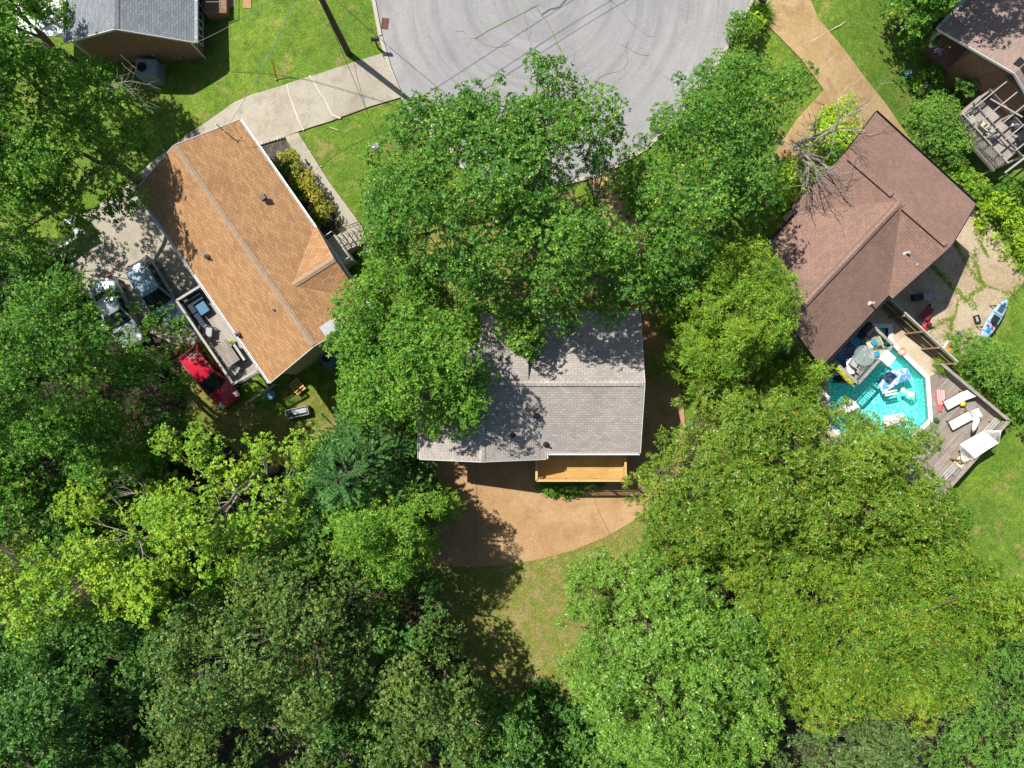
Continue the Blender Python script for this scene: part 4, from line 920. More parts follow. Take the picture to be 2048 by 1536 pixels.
# ------------------------------------------------------------------ cars
rubber = flat('rubber', (.02, .02, .02), .8); cglass = flat('car_glass', (.012, .018, .02), .04, vary=.2)
red_l = flat('lamp_red', (.35, .02, .02), .2); lampw = flat('lamp_clear', (.75, .78, .8), .15)
def car(u, v, a, label, paint, L=4.6, W=1.85, H=1.62, suv=True, belt=.95, z=None):
    g = G(u, v); root = thing('parked_car', tuple(g), a, label, 'car', 'cars parked behind the tan-roofed house')
    h = L/2; w = W/2
    st = [(-h, .80, .55, .60), (-h+.10, .90, .42, .82), (-h+.5, .98, .30, belt), (-h+1.3, 1, .26, belt+.02), (0, 1, .26, belt), (h-1.75, 1, .26, belt-.01), (h-1.25, .985, .28, belt-.04),
          (h-.75, .95, .30, belt-.12), (h-.3, .86, .36, belt-.24), (h-.08, .72, .42, belt-.36), (h, .62, .48, belt-.45)]
    def sec(s_):
        x, ww, zb, zt = s_; y = w*ww
        pts = [(0, zb), (.7, zb), (.95, zb+.06), (1.0, zb+(zt-zb)*.45), (.985, zt-.14), (.93, zt-.03), (.80, zt+.01), (.4, zt+.035), (0, zt+.045)]
        r = [(x, y*p, q) for p, q in pts]; l = [(x, -y*p, q) for p, q in pts[1:-1]]
        return r+l[::-1]
    m = MB(); S_ = [sec(s_) for s_ in st]; n = len(S_[0])
    for i in range(len(S_)-1):
        for k in range(n):
            j = (k+1) % n; m.face([S_[i][k], S_[i][j], S_[i+1][j], S_[i+1][k]][::-1])
    m.face(S_[0]); m.face(S_[-1][::-1])
    body = m.build('body', paint, root, smooth='angle')
    # cabin: frustum with curved roof
    xr0, xf0 = (-h+.12, h-1.35) if suv else (-h+.75, h-1.5)
    xr1, xf1 = (-h+.55, h-2.25) if suv else (-h+1.45, h-2.35)
    y0, y1 = w*.93, w*.76; zb = belt-.02; zr = H
    def top(i, j):
        x = xr1+(xf1-xr1)*i; y = -y1+2*y1*j
        e = 1-(2*j-1)**2; f = 1-abs(2*i-1)**3
        return (x+(.07*e if i > .99 else (-.05*e if i < .01 else 0)), y*(1-.05*(1-f)), zr-.08+.055*e+.045*f)
    m = MB(); m.grid(top, 10, 8)
    def side(sg):
        B0, B1 = Vector((xr0, sg*y0, zb)), Vector((xf0, sg*y0, zb)); T0, T1 = Vector(top(0, 0 if sg < 0 else 1)), Vector(top(1, 0 if sg < 0 else 1)); return B0, B1, T1, T0
    for sg in (-1, 1):
        q = side(sg); e = [Vector(top(k/10, 0 if sg < 0 else 1)) for k in range(11)]; b_ = [q[0].lerp(q[1], k/10) for k in range(11)]
        for k in range(10): f = [b_[k], b_[k+1], e[k+1], e[k]]; m.face(f if sg < 0 else f[::-1])
    fr = [Vector(top(1, k/8)) for k in range(9)]; rr_ = [Vector(top(0, k/8)) for k in range(9)]
    fb = [Vector((xf0+.16*(1-(k/4-1)**2), -y0+2*y0*k/8, zb)) for k in range(9)]; rb = [Vector((xr0-.05*(1-(k/4-1)**2), -y0+2*y0*k/8, zb)) for k in range(9)]
    for k in range(8): m.face([fb[k], fb[k+1], fr[k+1], fr[k]]); m.face([rb[k+1], rb[k], rr_[k], rr_[k+1]])
    m.build('roof', paint, root, smooth='angle')
    def panel(nm, A, B, C, D, s0, s1, t0, t1, off, n_=6):
        m = MB()
        def fn(i, j):
            s_ = s0+(s1-s0)*i; t_ = t0+(t1-t0)*j
            k = s_*(len(A)-1); a = int(min(k, len(A)-2)); fr_ = k-a
            lo = A[a].lerp(A[a+1], fr_); hi = B[a].lerp(B[a+1], fr_); return lo.lerp(hi, t_)+off
        m.grid(fn, n_, 2); return m.build(nm, cglass, root, smooth=True)
    panel('windshield', fb, fr, 0, 0, .06, .94, .06, .95, Vector((.014, 0, .014)), 8)
    panel('rear_window', rb, rr_, 0, 0, .09, .91, .25, .9, Vector((-.014, 0, .014)), 8)
    for sg in (-1, 1):
        q = side(sg); e = [Vector(top(k/10, 0 if sg < 0 else 1)) for k in range(11)]; b_ = [q[0].lerp(q[1], k/10) for k in range(11)]
        for s0, s1 in ((.10, .34), (.37, .62), (.65, .93)): panel('side_window', b_, e, 0, 0, s0, s1, .1, .88, Vector((0, sg*.014, .004)), 3)
        m = MB(); m.box((xf0-.45, sg*(w+.08), belt+.06), (.13, .2, .13)); m.build('wing_mirror', paint, root, bev=.03)
        m = MB(); m.box((h-.33, sg*w*.66, belt-.27), (.38, .34, .12), sg*-.3, ry=.35); m.build('headlight', lampw, root, bev=.03)
        m = MB(); m.box((-h+.09, sg*w*.72, belt-.1), (.14, .30, .16)); m.build('tail_light', red_l, root, bev=.02)
        for x in (-h+.82, h-.86):
            y = sg*(w-.11); m = MB()
            m.tube([(x, y-.1, .33), (x, y-.08, .33), (x, y+.08, .33), (x, y+.1, .33)], [.29, .335, .335, .29], 20); t_ = m.build('wheel', rubber, root, smooth='angle')
            m = MB(); m.tube([(x, y+sg*.098, .33), (x, y+sg*.112, .33)], [.21, .19], 10); m.build('rim', metal, t_)
    m = MB(); m.bar((h-.02, -w*.5, .5), (h-.02, w*.5, .5), .05, .12); m.build('grille', dmetal, root)
    if suv:
        m = MB()
        for sg in (-1, 1): m.tube([(xr1+.15, sg*y1*.93, zr+.0), (xf1-.2, sg*y1*.93, zr+.0)], .02, 5)
        m.build('roof_rail', metal, root)
    return root
pw = flat('paint_pale_blue_white', (.25, .37, .46), .22, vary=.03, coat=.6)
ps = flat('paint_silver', (.36, .42, .46), .25, .2, vary=.03, coat=.6)
pr = flat('paint_red', (.48, .012, .04), .2, vary=.05, coat=.7)
car(322, 588, ang(278, 528, 345, 640), 'pale blue-white hatchback car against the corner of the rear deck', pw)
car(246, 628, ang(235, 570, 290, 680), 'silver sedan mostly hidden under the big feathery tree', ps, L=4.7, H=1.45, suv=False)
car(430, 754, ang(384, 709, 458, 800), 'red car parked under the edge of the rear deck', pr, L=4.4, W=1.8, H=1.45)

# ------------------------------------------------------------------ decks and rails
w_gold = planks('wood_new', (.62, .38, .13), (.55, .32, .10), (.2, .11, .04), .14, 3.6, .5)
w_gold2 = flat('wood_new_rail', (.62, .38, .14), .7, vary=.15)
w_grey = planks('wood_weathered', (.36, .31, .27), (.27, .23, .20), (.07, .055, .045), .14, 4.2, 1.2)
w_grey2 = flat('wood_weathered_rail', (.34, .29, .25), .85, vary=.3, sc=5)
w_pale = planks('wood_pale_grey', (.42, .37, .33), (.34, .30, .27), (.10, .085, .075), .14, 4.0, .7)
w_pale2 = flat('wood_pale_rail', (.42, .40, .37), .8, vary=.2)
w_brown = flat('wood_brown', (.16, .09, .05), .8, vary=.3)
def rail(root, pts, z0, z1, m_, bal=.13, post=1.8, top=.14, name='railing', thick=.035, mid=(), open_=False):
    m = MB(); pts = [Vector((p[0], p[1], 0)) for p in pts]
    for a, b in zip(pts[:-1], pts[1:]):
        d = b-a; L = d.length; u = d/L
        m.bar(a+Vector((0, 0, z1)), b+Vector((0, 0, z1)), top, .04); m.bar(a+Vector((0, 0, z1-.09)), b+Vector((0, 0, z1-.09)), .045, .09)
        m.bar(a+Vector((0, 0, z0+.12)), b+Vector((0, 0, z0+.12)), .045, .07)
        for h in mid: m.bar(a+Vector((0, 0, z0+h)), b+Vector((0, 0, z0+h)), .035, .12)
        n = max(1, round(L/post))
        for k in range(n+1): p = a+d*k/n; m.bar(p+Vector((0, 0, z0-.25)), p+Vector((0, 0, z1-.02)), .1, .1)
        if bal:
            n = max(1, round(L/bal))
            for k in range(1, n): p = a+d*k/n; m.bar(p+Vector((0, 0, z0+.1)), p+Vector((0, 0, z1-.08)), thick, thick)
    return m.build(name, m_, root, weld=False)
def deckfloor(root, poly, z, m_, rot, name='floor', th=.04, posts=None, pm=None):
    """boards run along angle rot"""
    m = MB(); m.prism([(p[0], p[1]) for p in poly], z-.2, z)
    c, s_ = math.cos(-rot), math.sin(-rot)
    m.uv = [[(p[0]*c-p[1]*s_, p[0]*s_+p[1]*c) for p in (m.v[i] for i in f)] for f in m.f]
    m.build(name, m_, root)
    if posts is not None:
        for q in posts:
            g = float(gz(q[0], q[1])); b = MB(); b.bar((q[0], q[1], g-.2), (q[0], q[1], z-.2), .14, .14); b.build('post', pm, root)
V2 = lambda u, v, z: P(u, v, z)
# centre deck
D2 = thing('deck', tuple(G(1160, 935)), 0, 'new golden wood deck at the back of the central house', 'deck')
zd = 2.6; zr_ = 3.55
A, B, C, D = P(1073, 880, zr_), P(1073, 961, zr_), P(1251, 961, zr_), P(1251, 880, zr_)
deckfloor(D2, [B, C, D, A], zd, w_gold, 0, posts=[B+Vector((.15, .15, 0)), (B+C)/2+Vector((0, .15, 0)), C+Vector((-.15, .15, 0))], pm=w_gold2)
for a, b in ((A, B), (B, C), (C, D)): rail(D2, [a, b], zd, zr_, w_gold2, bal=.125, post=2.0)
settle(D2)
# rear deck of the tan house
D1 = thing('deck', tuple(G(430, 670)), 0, 'long pale grey rear deck of the tan-roofed house', 'deck')
zd1, zr1 = 2.75, 3.75
A, B, C, D = P(400, 572, zr1), P(353, 601, zr1), P(466, 768, zr1), P(514, 741, zr1)
din = (D-C).normalized()*.9
ra = math.atan2((C-B).y, (C-B).x)
deckfloor(D1, [A+din, B, C, D+din], zd1, w_pale, ra, posts=[B+(C-B)*t+din*.15 for t in (.02, .33, .66, .98)], pm=w_pale2)
for a, b in ((A, B), (B, C), (C, D)): rail(D1, [a, b], zd1, zr1, w_pale2, bal=.14, post=1.9)
m = MB(); g = G(505, 798)                     # stair running down beside the deck
s0, s1 = P(487, 772, 2.5), G(505, 805); 
e0_, e1_ = P(498, 803, 1.2), P(548, 770, 1.2); m.bar(e0_, e1_, .12, .12); m.bar(e0_+Vector((0, 0, -1.2)), e0_, .1, .1); m.bar(e1_+Vector((0, 0, -1.2)), e1_, .1, .1)
m.build('stair_rail', w_pale2, D1)
settle(D1)
# furniture on it
def boxset(name, u, v, z, a, label, cat, parts, group=None):
    root = thing(name, tuple(P(u, v, z)), a, label, cat, group)
    for nm, mt, boxes, bv in parts:
        m = MB()
        for b in boxes: m.box(*b) if not isinstance(b, dict) else m.tube(**b)
        m.build(nm, mt, root, bev=bv, weld=bv > 0)
    return root
navy = flat('navy_fabric', (.02, .035, .06), .8, vary=.2); bluef = flat('blue_fabric', (.06, .18, .32), .7, vary=.1); greyf = flat('grey_fabric', (.40, .40, .40), .8, vary=.1)
wick = flat('dark_wicker', (.035, .03, .028), .7, vary=.4, sc=30); whitef = flat('white_fabric', (.8, .8, .78), .8, vary=.05); pale = flat('pale_top', (.36, .39, .41), .5)
legs = lambda x, y, h, t=.05: [((sx*x, sy*y, h/2), (t, t, h)) for sx in (-1, 1) for sy in (-1, 1)]
def withlegs(root, x, y, h, mt, t=.05):
    for b in legs(x, y, h, t): m = MB(); m.box(*b); m.build('leg', mt, root)
    return root
fz = zd1
boxset('sofa', 392, 633, fz, ra, 'long part of the dark navy outdoor sofa along the deck rail', 'sofa', [('base', wick, [((0, 0, .18), (1.95, .8, .3))], .02), ('seat_cushion', navy, [((-.5, .08, .41), (.9, .62, .15)), ((.45, .08, .41), (.9, .62, .15))], .04), ('backrest', navy, [((0, -.33, .58), (1.95, .16, .45))], .04), ('arm', pale, [((.95, 0, .42), (.1, .8, .3))], .02)])
boxset('sofa', 396, 597, fz, ra, 'short end part of the navy outdoor sofa by the deck corner', 'sofa', [('base', wick, [((0, 0, .18), (.75, .95, .3))], .02), ('seat_cushion', navy, [((.05, 0, .41), (.6, .85, .15))], .04), ('backrest', navy, [((-.33, 0, .58), (.14, .95, .45))], .04)])
withlegs(boxset('ottoman', 411, 618, fz, ra, 'square blue-topped ottoman table in the angle of the sofa', 'ottoman', [('top', bluef, [((0, 0, .4), (.7, .62, .1))], .03), ('base', wick, [((0, 0, .25), (.62, .55, .2))], .01)]), .28, .24, .3, wick)
withlegs(boxset('side_table', 404, 656, fz, ra, 'small square pale side table at the end of the sofa', 'table', [('top', pale, [((0, 0, .45), (.45, .45, .04))], .01), ('drawer', wick, [((0, 0, .3), (.38, .38, .2))], .01)]), .19, .19, .43, wick)
withlegs(boxset('deck_chair', 421, 665, fz, ra+.9, 'grey cushioned wicker chair turned towards the side table', 'chair', [('seat', greyf, [((0, 0, .42), (.58, .56, .14))], .04), ('backrest', wick, [((-.33, 0, .6), (.1, .66, .5))], .02), ('arm', wick, [((0, -.34, .55), (.6, .07, .06)), ((0, .34, .55), (.6, .07, .06))], .01)]), .27, .3, .35, wick)
withlegs(boxset('dining_table', 464, 708, fz, ra, 'grey slatted wooden dining table on the long rear deck', 'table', [('table_top', w_grey, [((0, -.36+.145*k, .74), (1.45, .135, .035)) for k in range(6)], 0), ('frame', w_grey2, [((0, 0, .69), (1.3, .6, .06))], 0)]), .62, .32, .7, w_grey2, .07)
withlegs(boxset('bench', 481, 708, fz, ra, 'narrow dark wooden bench between the table and the gutter', 'bench', [('seat', w_brown, [((0, 0, .45), (1.2, .2, .04))], .005), ('cushion', pale, [((0, .14, .5), (1.15, .16, .05))], .02)]), .52, .08, .43, w_brown)
for (u, v, a, lab) in ((477, 738, .4, 'pale folding chair at the shaded end of the rear deck, nearer the gutter'), (470, 745, 1.2, 'pale folding chair at the shaded end of the rear deck, nearer the rail')):
    withlegs(boxset('folding_chair', u, v, fz, ra+a, lab, 'chair', [('seat', w_pale2, [((0, -.16+.08*k, .42), (.4, .06, .02)) for k in range(5)], 0), ('backrest', w_pale2, [((-.22, -.16+.08*k, .65), (.02, .06, .4)) for k in range(5)], 0)], 'folding chairs on the rear deck'), .18, .17, .42, w_pale2, .03)
def pot(label, u, v, z, r, h, mp, ml, seed, on=None, k=60, L=.16):
    root = thing('potted_plant', tuple(P(u, v, z)), 0, label, 'plant pot'); m = MB()
    m.lathe([(0, 0), (r*.7, 0), (r, h), (r*1.06, h), (r*.9, h-.02), (r*.85, h-.05), (0, h-.05)], 14); m.build('pot', mp, root, smooth='angle')
    rg = np.random.default_rng(seed); C = rg.normal(0, r*.45, (k, 3)); C[:, 2] = h+np.abs(C[:, 2])
    A = C*np.array([2.2, 2.2, 0])+np.array([0, 0, .35]); A /= np.linalg.norm(A, axis=1)[:, None]
    leafmesh('plant', C, A, 6, L, L*.35, 1.0, ml, root, rg.uniform(.2, .8, k), seed); return root
terra = flat('terracotta', (.50, .20, .09), .8); creamc = flat('cream', (.62, .60, .42), .7); blackp = flat('black_plastic', (.02, .02, .022), .5)
pot('small cream pot plant on the rear deck by the table', 467, 685, fz, .13, .2, creamc, L_lime, 1, L=.08)

# things round the left house
SAGE = flat('ac_casing', (.30, .37, .42), .5); SAGE2 = flat('ac_casing_blue', (.10, .20, .26), .5)
def acunit(u, v, a, label, c, L=1.1, W=.95, H=.95, z=None):
    g = G(u, v); root = thing('air_conditioner', tuple(g), a, label, 'air conditioner', 'air conditioning units beside the houses')
    m = MB(); m.box((0, 0, .05), (L+.2, W+.2, .14)); m.build('base_slab', found, root, bev=.01)
    m = MB(); m.box((0, 0, .12+H/2), (L, W, H)); m.build('casing', c, root, bev=.03)
    m = MB(); m.lathe([(.29, .13+H), (.31, .15+H), (.27, .16+H), (.27, .135+H)], 20, (-L*.18, 0, 0)); 
    for k in range(5): m.tube([(-L*.18+.27*math.cos(k*math.pi/5), .27*math.sin(k*math.pi/5), .15+H), (-L*.18-.27*math.cos(k*math.pi/5), -.27*math.sin(k*math.pi/5), .15+H)], .006, 4)
    m.build('fan_grille', dmetal, root, weld=False)
    m = MB(); m.lathe([(0, .128+H), (.25, .128+H), (0, .129+H)], 18, (-L*.18, 0, 0)); m.build('fan_well', blackp, root)
    m = MB()
    for k in range(7): m.box((L/2+.006, -W*.4+W*.8*k/6, .12+H/2), (.012, .03, H*.8))
    m.build('louvre', dmetal, root)
acunit(309, 150, -.03, 'grey air conditioning unit on the shaded grass by the brick gable', SAGE, 1.25, 1.1, 1.0)
acunit(668, 712, ra+1.57, 'blue-grey air conditioning unit half under the round maple', SAGE2, 1.35, 1.15, .9)
boxset('storage_box', 655, 700, 1.0, ra+1.57, 'pale blue lidded box against the sage wall next to the blue-grey unit', 'box', [('body', SAGE, [((0, 0, -.3), (1.1, .3, 1.1))], .02), ('lid', metal, [((0, 0, .28), (1.15, .36, .05))], .01)])
GB = boxset('garden_trough', 599, 824, float(G(599, 824).z), .22, 'long grey metal trough with a glass lid on the side lawn', 'trough', [('body', metal, [((0, .27, .28), (1.45, .04, .56)), ((0, -.27, .28), (1.45, .04, .56)), ((-.71, 0, .28), (.04, .54, .56)), ((.71, 0, .28), (.04, .54, .56)), ((0, 0, .3), (1.4, .52, .03))], 0), ('lid', pale, [((.12, .03, .58), (1.0, .3, .03))], .01)])
m = MB(); m.lathe([(0, .595), (.2, .595), (.22, .57), (0, .57)], 16, (-.45, -.02, 0)); m.build('bowl', dmetal, GB)
PL = thing('wooden_pallet', tuple(G(597, 773)), ra+.1, 'wooden slat pallet standing on the side lawn', 'pallet'); m = MB()
for k in range(5): m.box((-.4+.2*k, 0, .3), (.09, .75, .03))
for y in (-.3, 0, .3): m.box((0, y, .26), (.95, .06, .06))
m.build('slats', w_gold2, PL)
for sx in (-1, 1):
    m = MB(); m.box((sx*.4, 0, .11), (.06, .7, .24)); m.build('leg', w_gold2, PL)
HA = thing('hose_arch', tuple(G(588, 775)), 0, 'black curved pipe arching over the lawn by the sage wall', 'pipe'); m = MB()
pts = [G(577, 790)-G(588, 775)+Vector((.5*math.sin(t*1.6), t*1.6, .9*math.sin(t*3.1))) for t in np.linspace(0, 1, 9)]; m.tube(pts, .035, 6); m.build('pipe', blackp, HA)
TU = thing('tub', tuple(G(544, 790)), 0, 'round blue tub on the ground beside the stair wall', 'tub'); m = MB()
m.lathe([(0, 0), (.26, 0), (.32, .35), (.35, .36), (.30, .33), (.24, .1), (0, .1)], 20); m.build('tub', flat('tub_blue', (.10, .25, .40), .4), TU, smooth='angle')
m = MB(); m.lathe([(0, .28), (.28, .28), (0, .281)], 20); m.build('lid', flat('tub_lid', (.15, .38, .52), .3), TU)
LW = thing('retaining_wall', tuple(G(118, 482)), 0, 'short pale wall and slab at the end of the left driveway', 'wall'); m = MB()
a_, b_ = P(95, 514, 1.0), P(155, 472, 1.0); m.bar(a_-Vector((0, 0, .5)), b_-Vector((0, 0, .5)), .18, 1.1); m.build('wall', metal, LW)
m = MB(); a_, b_ = P(138, 432, 1.1), P(158, 472, 1.1); m.bar(a_-Vector((0, 0, .1)), b_-Vector((0, 0, .1)), .75, .12); m.build('slab', pale, LW)
for t in (.1, .9): m = MB(); q = a_.lerp(b_, t); m.bar(q-Vector((0, 0, 1.2)), q-Vector((0, 0, .15)), .3, .3); m.build('leg', found, LW)
settle(LW)
for ch in LW.children: ch.location.z = -LW.location.z
PB = thing('wall_slab_bin', tuple(G(168, 448)), .9, 'small dark bin with a pale lid beside the slab', 'bin'); PB.name = 'bin'
m = MB(); m.box((0, 0, .3), (.4, .35, .6), 0, 1.1); m.build('body', blackp, PB, bev=.03)
m = MB(); m.box((.03, 0, .62), (.3, .2, .05)); m.build('lid', pale, PB, bev=.01)

# front steps of the tan house
FP = thing('front_porch', tuple(G(680, 500)), 0, 'front landing and steps with black rails at the tan-roofed house', 'porch')
zp = 3.1; gp = float(G(690, 490).z)
pu = uu.copy(); pv = Vector((uu.y, -uu.x, 0)); 
if pv.x < 0: pv = -pv
c = P(668, 508, zp); m = MB(); rp = math.atan2(pu.y, pu.x)
m.box((c.x, c.y, (zp+gp)/2-.1), (1.9, 1.5, zp-gp+.2), rp); m.build('landing', concrete, FP)
nst = 5
for k in range(nst):
    q = c+pv*(.9+.3*k)-pu*.35; h = (zp-gp)*(1-(k+1)/(nst+1)); m = MB(); m.box((q.x, q.y, gp+h/2-.1), (1.1, .3, h+.2), rp); m.build('step', concrete, FP)
m = MB()
for sg in (-1, 1):
    a_ = c+pv*.75+pu*(-.35+.55*sg)+Vector((0, 0, .9)); b_ = a_+pv*1.6+Vector((0, 0, -(zp-gp)+.1))
    m.tube([a_, b_], .022, 5); m.tube([a_-Vector((0, 0, .5)), b_-Vector((0, 0, .5))], .015, 5)
    for k in range(8): q = a_.lerp(b_, k/7); m.tube([q, q-Vector((0, 0, .85))], .013, 4)
m.build('stair_rail', dmetal, FP, weld=False)
m = MB(); ring = [c+pu*x+pv*y+Vector((0, 0, .9)) for x, y in ((-.92, -.7), (-.92, .72), (-.9, .73))]; ring2 = [c+pu*x+pv*y+Vector((0, 0, .9)) for x, y in ((.25, .72), (.92, .72), (.92, -.7))]
for rg_ in (ring, ring2):
    m.tube(rg_, .025, 5)
    for a_, b_ in zip(rg_[:-1], rg_[1:]):
        for k in range(8): q = a_.lerp(b_, k/7); m.tube([q, q-Vector((0, 0, .9))], .012, 4)
m.build('railing', white, FP, weld=False)
m = MB(); m.box(c+pu*.1-pv*.35+Vector((0, 0, .015)), (.5, .75, .02), rp); m.build('door_mat', blackp, FP); settle(FP)
for ch in FP.children: ch.location.z = -FP.location.z
LS = thing('edging_stones', tuple(G(545, 283)), 0, 'row of pale edging stones at the end of the mulch bed', 'stone edging'); m = MB(); rr2 = random.Random(4)
for k in range(9):
    q = G(519+k*6.2, 290-k*1.9); m.box(q+Vector((0, 0, .08)), (.2, .17, .2), rr2.uniform(0, 1))
m.build('stones', stone, LS, bev=.03); settle(LS)
for ch in LS.children: ch.location.z = -LS.location.z

# ------------------------------------------------------------------ street things
UP = thing('utility_pole', tuple(G(697, 107)), 0, 'tall dark wooden utility pole on the lawn by the driveway mouth', 'utility pole')
m = MB(); m.tube([(0, 0, -.3), (0, 0, 4), (0, 0, 9.3)], [.2, .17, .13], 12); m.build('pole', flat('pole_wood', (.085, .06, .045), .95, vary=.4, sc=5), UP, smooth='angle')
m = MB(); m.bar((-.9, .5, 8.7), (.9, -.5, 8.7), .1, .12); m.build('crossarm', bark, UP)
base = UP.location.copy()
def wire(label, a, b, sag=.5, r=.014, grp='overhead wires'):
    o = thing('overhead_wire', tuple(a), 0, label, 'wire', grp); m = MB(); d = b-a
    m.tube([d*t+Vector((0, 0, -sag*4*t*(1-t))) for t in np.linspace(0, 1, 14)], r, 4); m.build('cable', dmetal if 'dark' in label else metal, o)
topP = base+Vector((0, 0, 8.9))
wire('service wire from the utility pole to the mast on the tan roof', topP, P(448, 262, 6.3), .6)
wire('service wire from the utility pole to the corner of the brick house', topP, P(394, 84, ZE4), .5)
far = Vector((.86, .5, 0))
for i, (dx, dz) in enumerate(((0, 0), (.6, -.1), (-.7, -.9))):
    a_ = topP+Vector((dx*.9, -dx*.5, dz)); wire(['upper', 'second', 'lowest'][i]+' dark cable leaving the utility pole past the top of the cul-de-sac', a_, a_+far*34, .8, .018)
wire('dark thin cable crossing the cul-de-sac above the driveway mouth', topP+Vector((0, 0, -.6)), P(1010, 280, 9.0), .7, .012)
wire('dark thin cable crossing the kerb towards the oak', topP+Vector((0, 0, -1)), P(835, 470, 8.5), .6, .012)
MX = thing('mailbox', tuple(G(757, 97)), 0, 'black mailbox on a brown post by the left driveway', 'mailbox', 'mailboxes')
m = MB(); m.box((0, 0, .5), (.1, .1, 1.05)); m.build('post', w_brown, MX)
m = MB(); m.box((0, .05, 1.06), (.48, .2, .14)); m.tube([(-.24, .05, 1.13), (.24, .05, 1.13)], .1, 12); mb = m.build('box', dmetal, MX, weld=False)
MX2 = thing('mailbox', tuple(G(1513, 20)), -.5, 'dark mailbox inside the ornamental grass clump', 'mailbox', 'mailboxes')
m = MB(); m.box((0, 0, .5), (.1, .1, 1.05)); m.build('post', w_brown, MX2)
m = MB(); m.box((0, .0, 1.06), (.44, .2, .14)); m.tube([(-.22, 0, 1.13), (.22, 0, 1.13)], .1, 12); m.build('box', dmetal, MX2, weld=False)
GW = thing('guy_wire_marker', tuple(G(553, 160)), 0, 'yellow guy wire guards leaning up from the lawn', 'guy wire marker')
for dx in (0, .12):
    m = MB(); m.tube([(dx*.3, 0, 0), (.15+dx, .65, 1.5)], .03, 6); m.build('yellow_guard', flat('yellow_plastic', (.75, .48, .02), .5), GW)
m = MB(); m.lathe([(0, -.1), (.07, -.1), (.07, .12), (0, .15)], 10); m.build('anchor', metal, GW)
tgt = topP-GW.location; m = MB(); m.tube([(.1, .65, 1.5), tuple(tgt)], .012, 4); m.build('cable', metal, GW)
DG = thing('drain_grate', tuple(G(770, 48)), -.12, 'rusty storm drain grate set in the road by the kerb', 'drain grate'); m = MB()
for k in range(9): m.box((0, -.3+.075*k, .07), (.42, .035, .04))
for x in (-.2, 0, .2): m.box((x, 0, .065), (.03, .66, .03))
m.build('grate', flat('rust', (.22, .09, .06), .8, vary=.3), DG); m = MB(); m.box((0, 0, .05), (.44, .7, .01)); m.build('opening', blackp, DG)
VB = thing('valve_cover', tuple(G(752, 293)), .55, 'grey rectangular meter cover set in the lawn', 'meter cover'); m = MB(); m.box((0, 0, .05), (.55, .36, .06)); m.build('cover', flat('cover_grey', (.17, .18, .18), .7), VB, bev=.01)
m = MB(); m.lathe([(0, .08), (.06, .08), (.06, .1), (0, .1)], 10, (-.14, 0, 0)); m.box((.12, 0, .085), (.02, .3, .02)); m.build('cap', white, VB)

# ------------------------------------------------------------------ swimming pool, terrace and pool deck
def offset(poly, d):
    n = len(poly); out = []; area = sum(poly[i][0]*poly[(i+1) % n][1]-poly[(i+1) % n][0]*poly[i][1] for i in range(n)); sg = 1 if area > 0 else -1
    for i in range(n):
        a, b, c = Vector(poly[i-1]), Vector(poly[i]), Vector(poly[(i+1) % n])
        n1 = Vector(((b-a).y, -(b-a).x)).normalized()*sg; n2 = Vector(((c-b).y, -(c-b).x)).normalized()*sg
        h = (n1+n2).normalized(); out.append(tuple(b+h*d/max(.3, h.dot(n1))))
    return out
def slab(name, outer, hole, z0, z1, mt, parent=None, kind=None, rot=None):
    m = MB()
    vs = [Vector((x, y, 0)) for x, y in outer]+([Vector((x, y, 0)) for x, y in hole] if hole else [])
    tri = tessellate_polygon([[Vector((x, y, 0)) for x, y in outer]]+([[Vector((x, y, 0)) for x, y in hole]] if hole else []))
    for a in tri:
        q = [vs[i] for i in a]
        if (q[1]-q[0]).cross(q[2]-q[0]).z < 0: q = q[::-1]
        m.face([(p.x, p.y, z1) for p in q])
    for lp in ([outer]+([hole] if hole else [])):
        for i in range(len(lp)):
            a, b = lp[i], lp[(i+1) % len(lp)]; m.face([(a[0], a[1], z0), (b[0], b[1], z0), (b[0], b[1], z1), (a[0], a[1], z1)])
    if rot is not None:
        c, s_ = math.cos(-rot), math.sin(-rot); m.uv = [[(m.v[i][0]*c-m.v[i][1]*s_, m.v[i][0]*s_+m.v[i][1]*c) for i in f] for f in m.f]
    o = m.build(name, mt, parent); 
    if kind: tag(o, kind=kind)
    return o
cop = offset(poolt, .27)
terr = [tuple(P(u, v, .86).to_2d()) for u, v in ((1628, 745), (1770, 592), (1800, 625), (1905, 722), (1892, 740), (1882, 870), (1800, 940), (1700, 940), (1640, 900))]
slab('pool_terrace', terr, offset(poolt, .2), -.5, .86, creamp, kind='structure')
PO = thing('swimming_pool', (pool[7].x, pool[7].y, 0), 0, 'turquoise swimming pool with angled corners and white coping', 'swimming pool')
# liner: pebble pattern, its pale net stands in for caustic light in the colour
m, t, b = newmat('pool_liner_caustics'); v = coords(t)
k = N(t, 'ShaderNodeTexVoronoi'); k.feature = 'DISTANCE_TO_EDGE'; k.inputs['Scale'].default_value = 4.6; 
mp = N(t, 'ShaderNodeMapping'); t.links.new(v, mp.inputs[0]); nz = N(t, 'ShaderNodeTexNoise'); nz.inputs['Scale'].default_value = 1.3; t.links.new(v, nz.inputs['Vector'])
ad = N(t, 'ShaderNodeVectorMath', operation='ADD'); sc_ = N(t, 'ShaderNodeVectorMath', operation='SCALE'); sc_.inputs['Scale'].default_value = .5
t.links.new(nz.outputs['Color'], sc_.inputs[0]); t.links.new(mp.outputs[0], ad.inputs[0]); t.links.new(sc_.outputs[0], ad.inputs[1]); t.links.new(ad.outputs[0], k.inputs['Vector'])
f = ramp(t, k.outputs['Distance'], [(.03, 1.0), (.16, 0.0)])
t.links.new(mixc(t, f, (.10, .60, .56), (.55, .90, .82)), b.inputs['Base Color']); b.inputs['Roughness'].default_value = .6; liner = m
m = MB(); lo = -.35
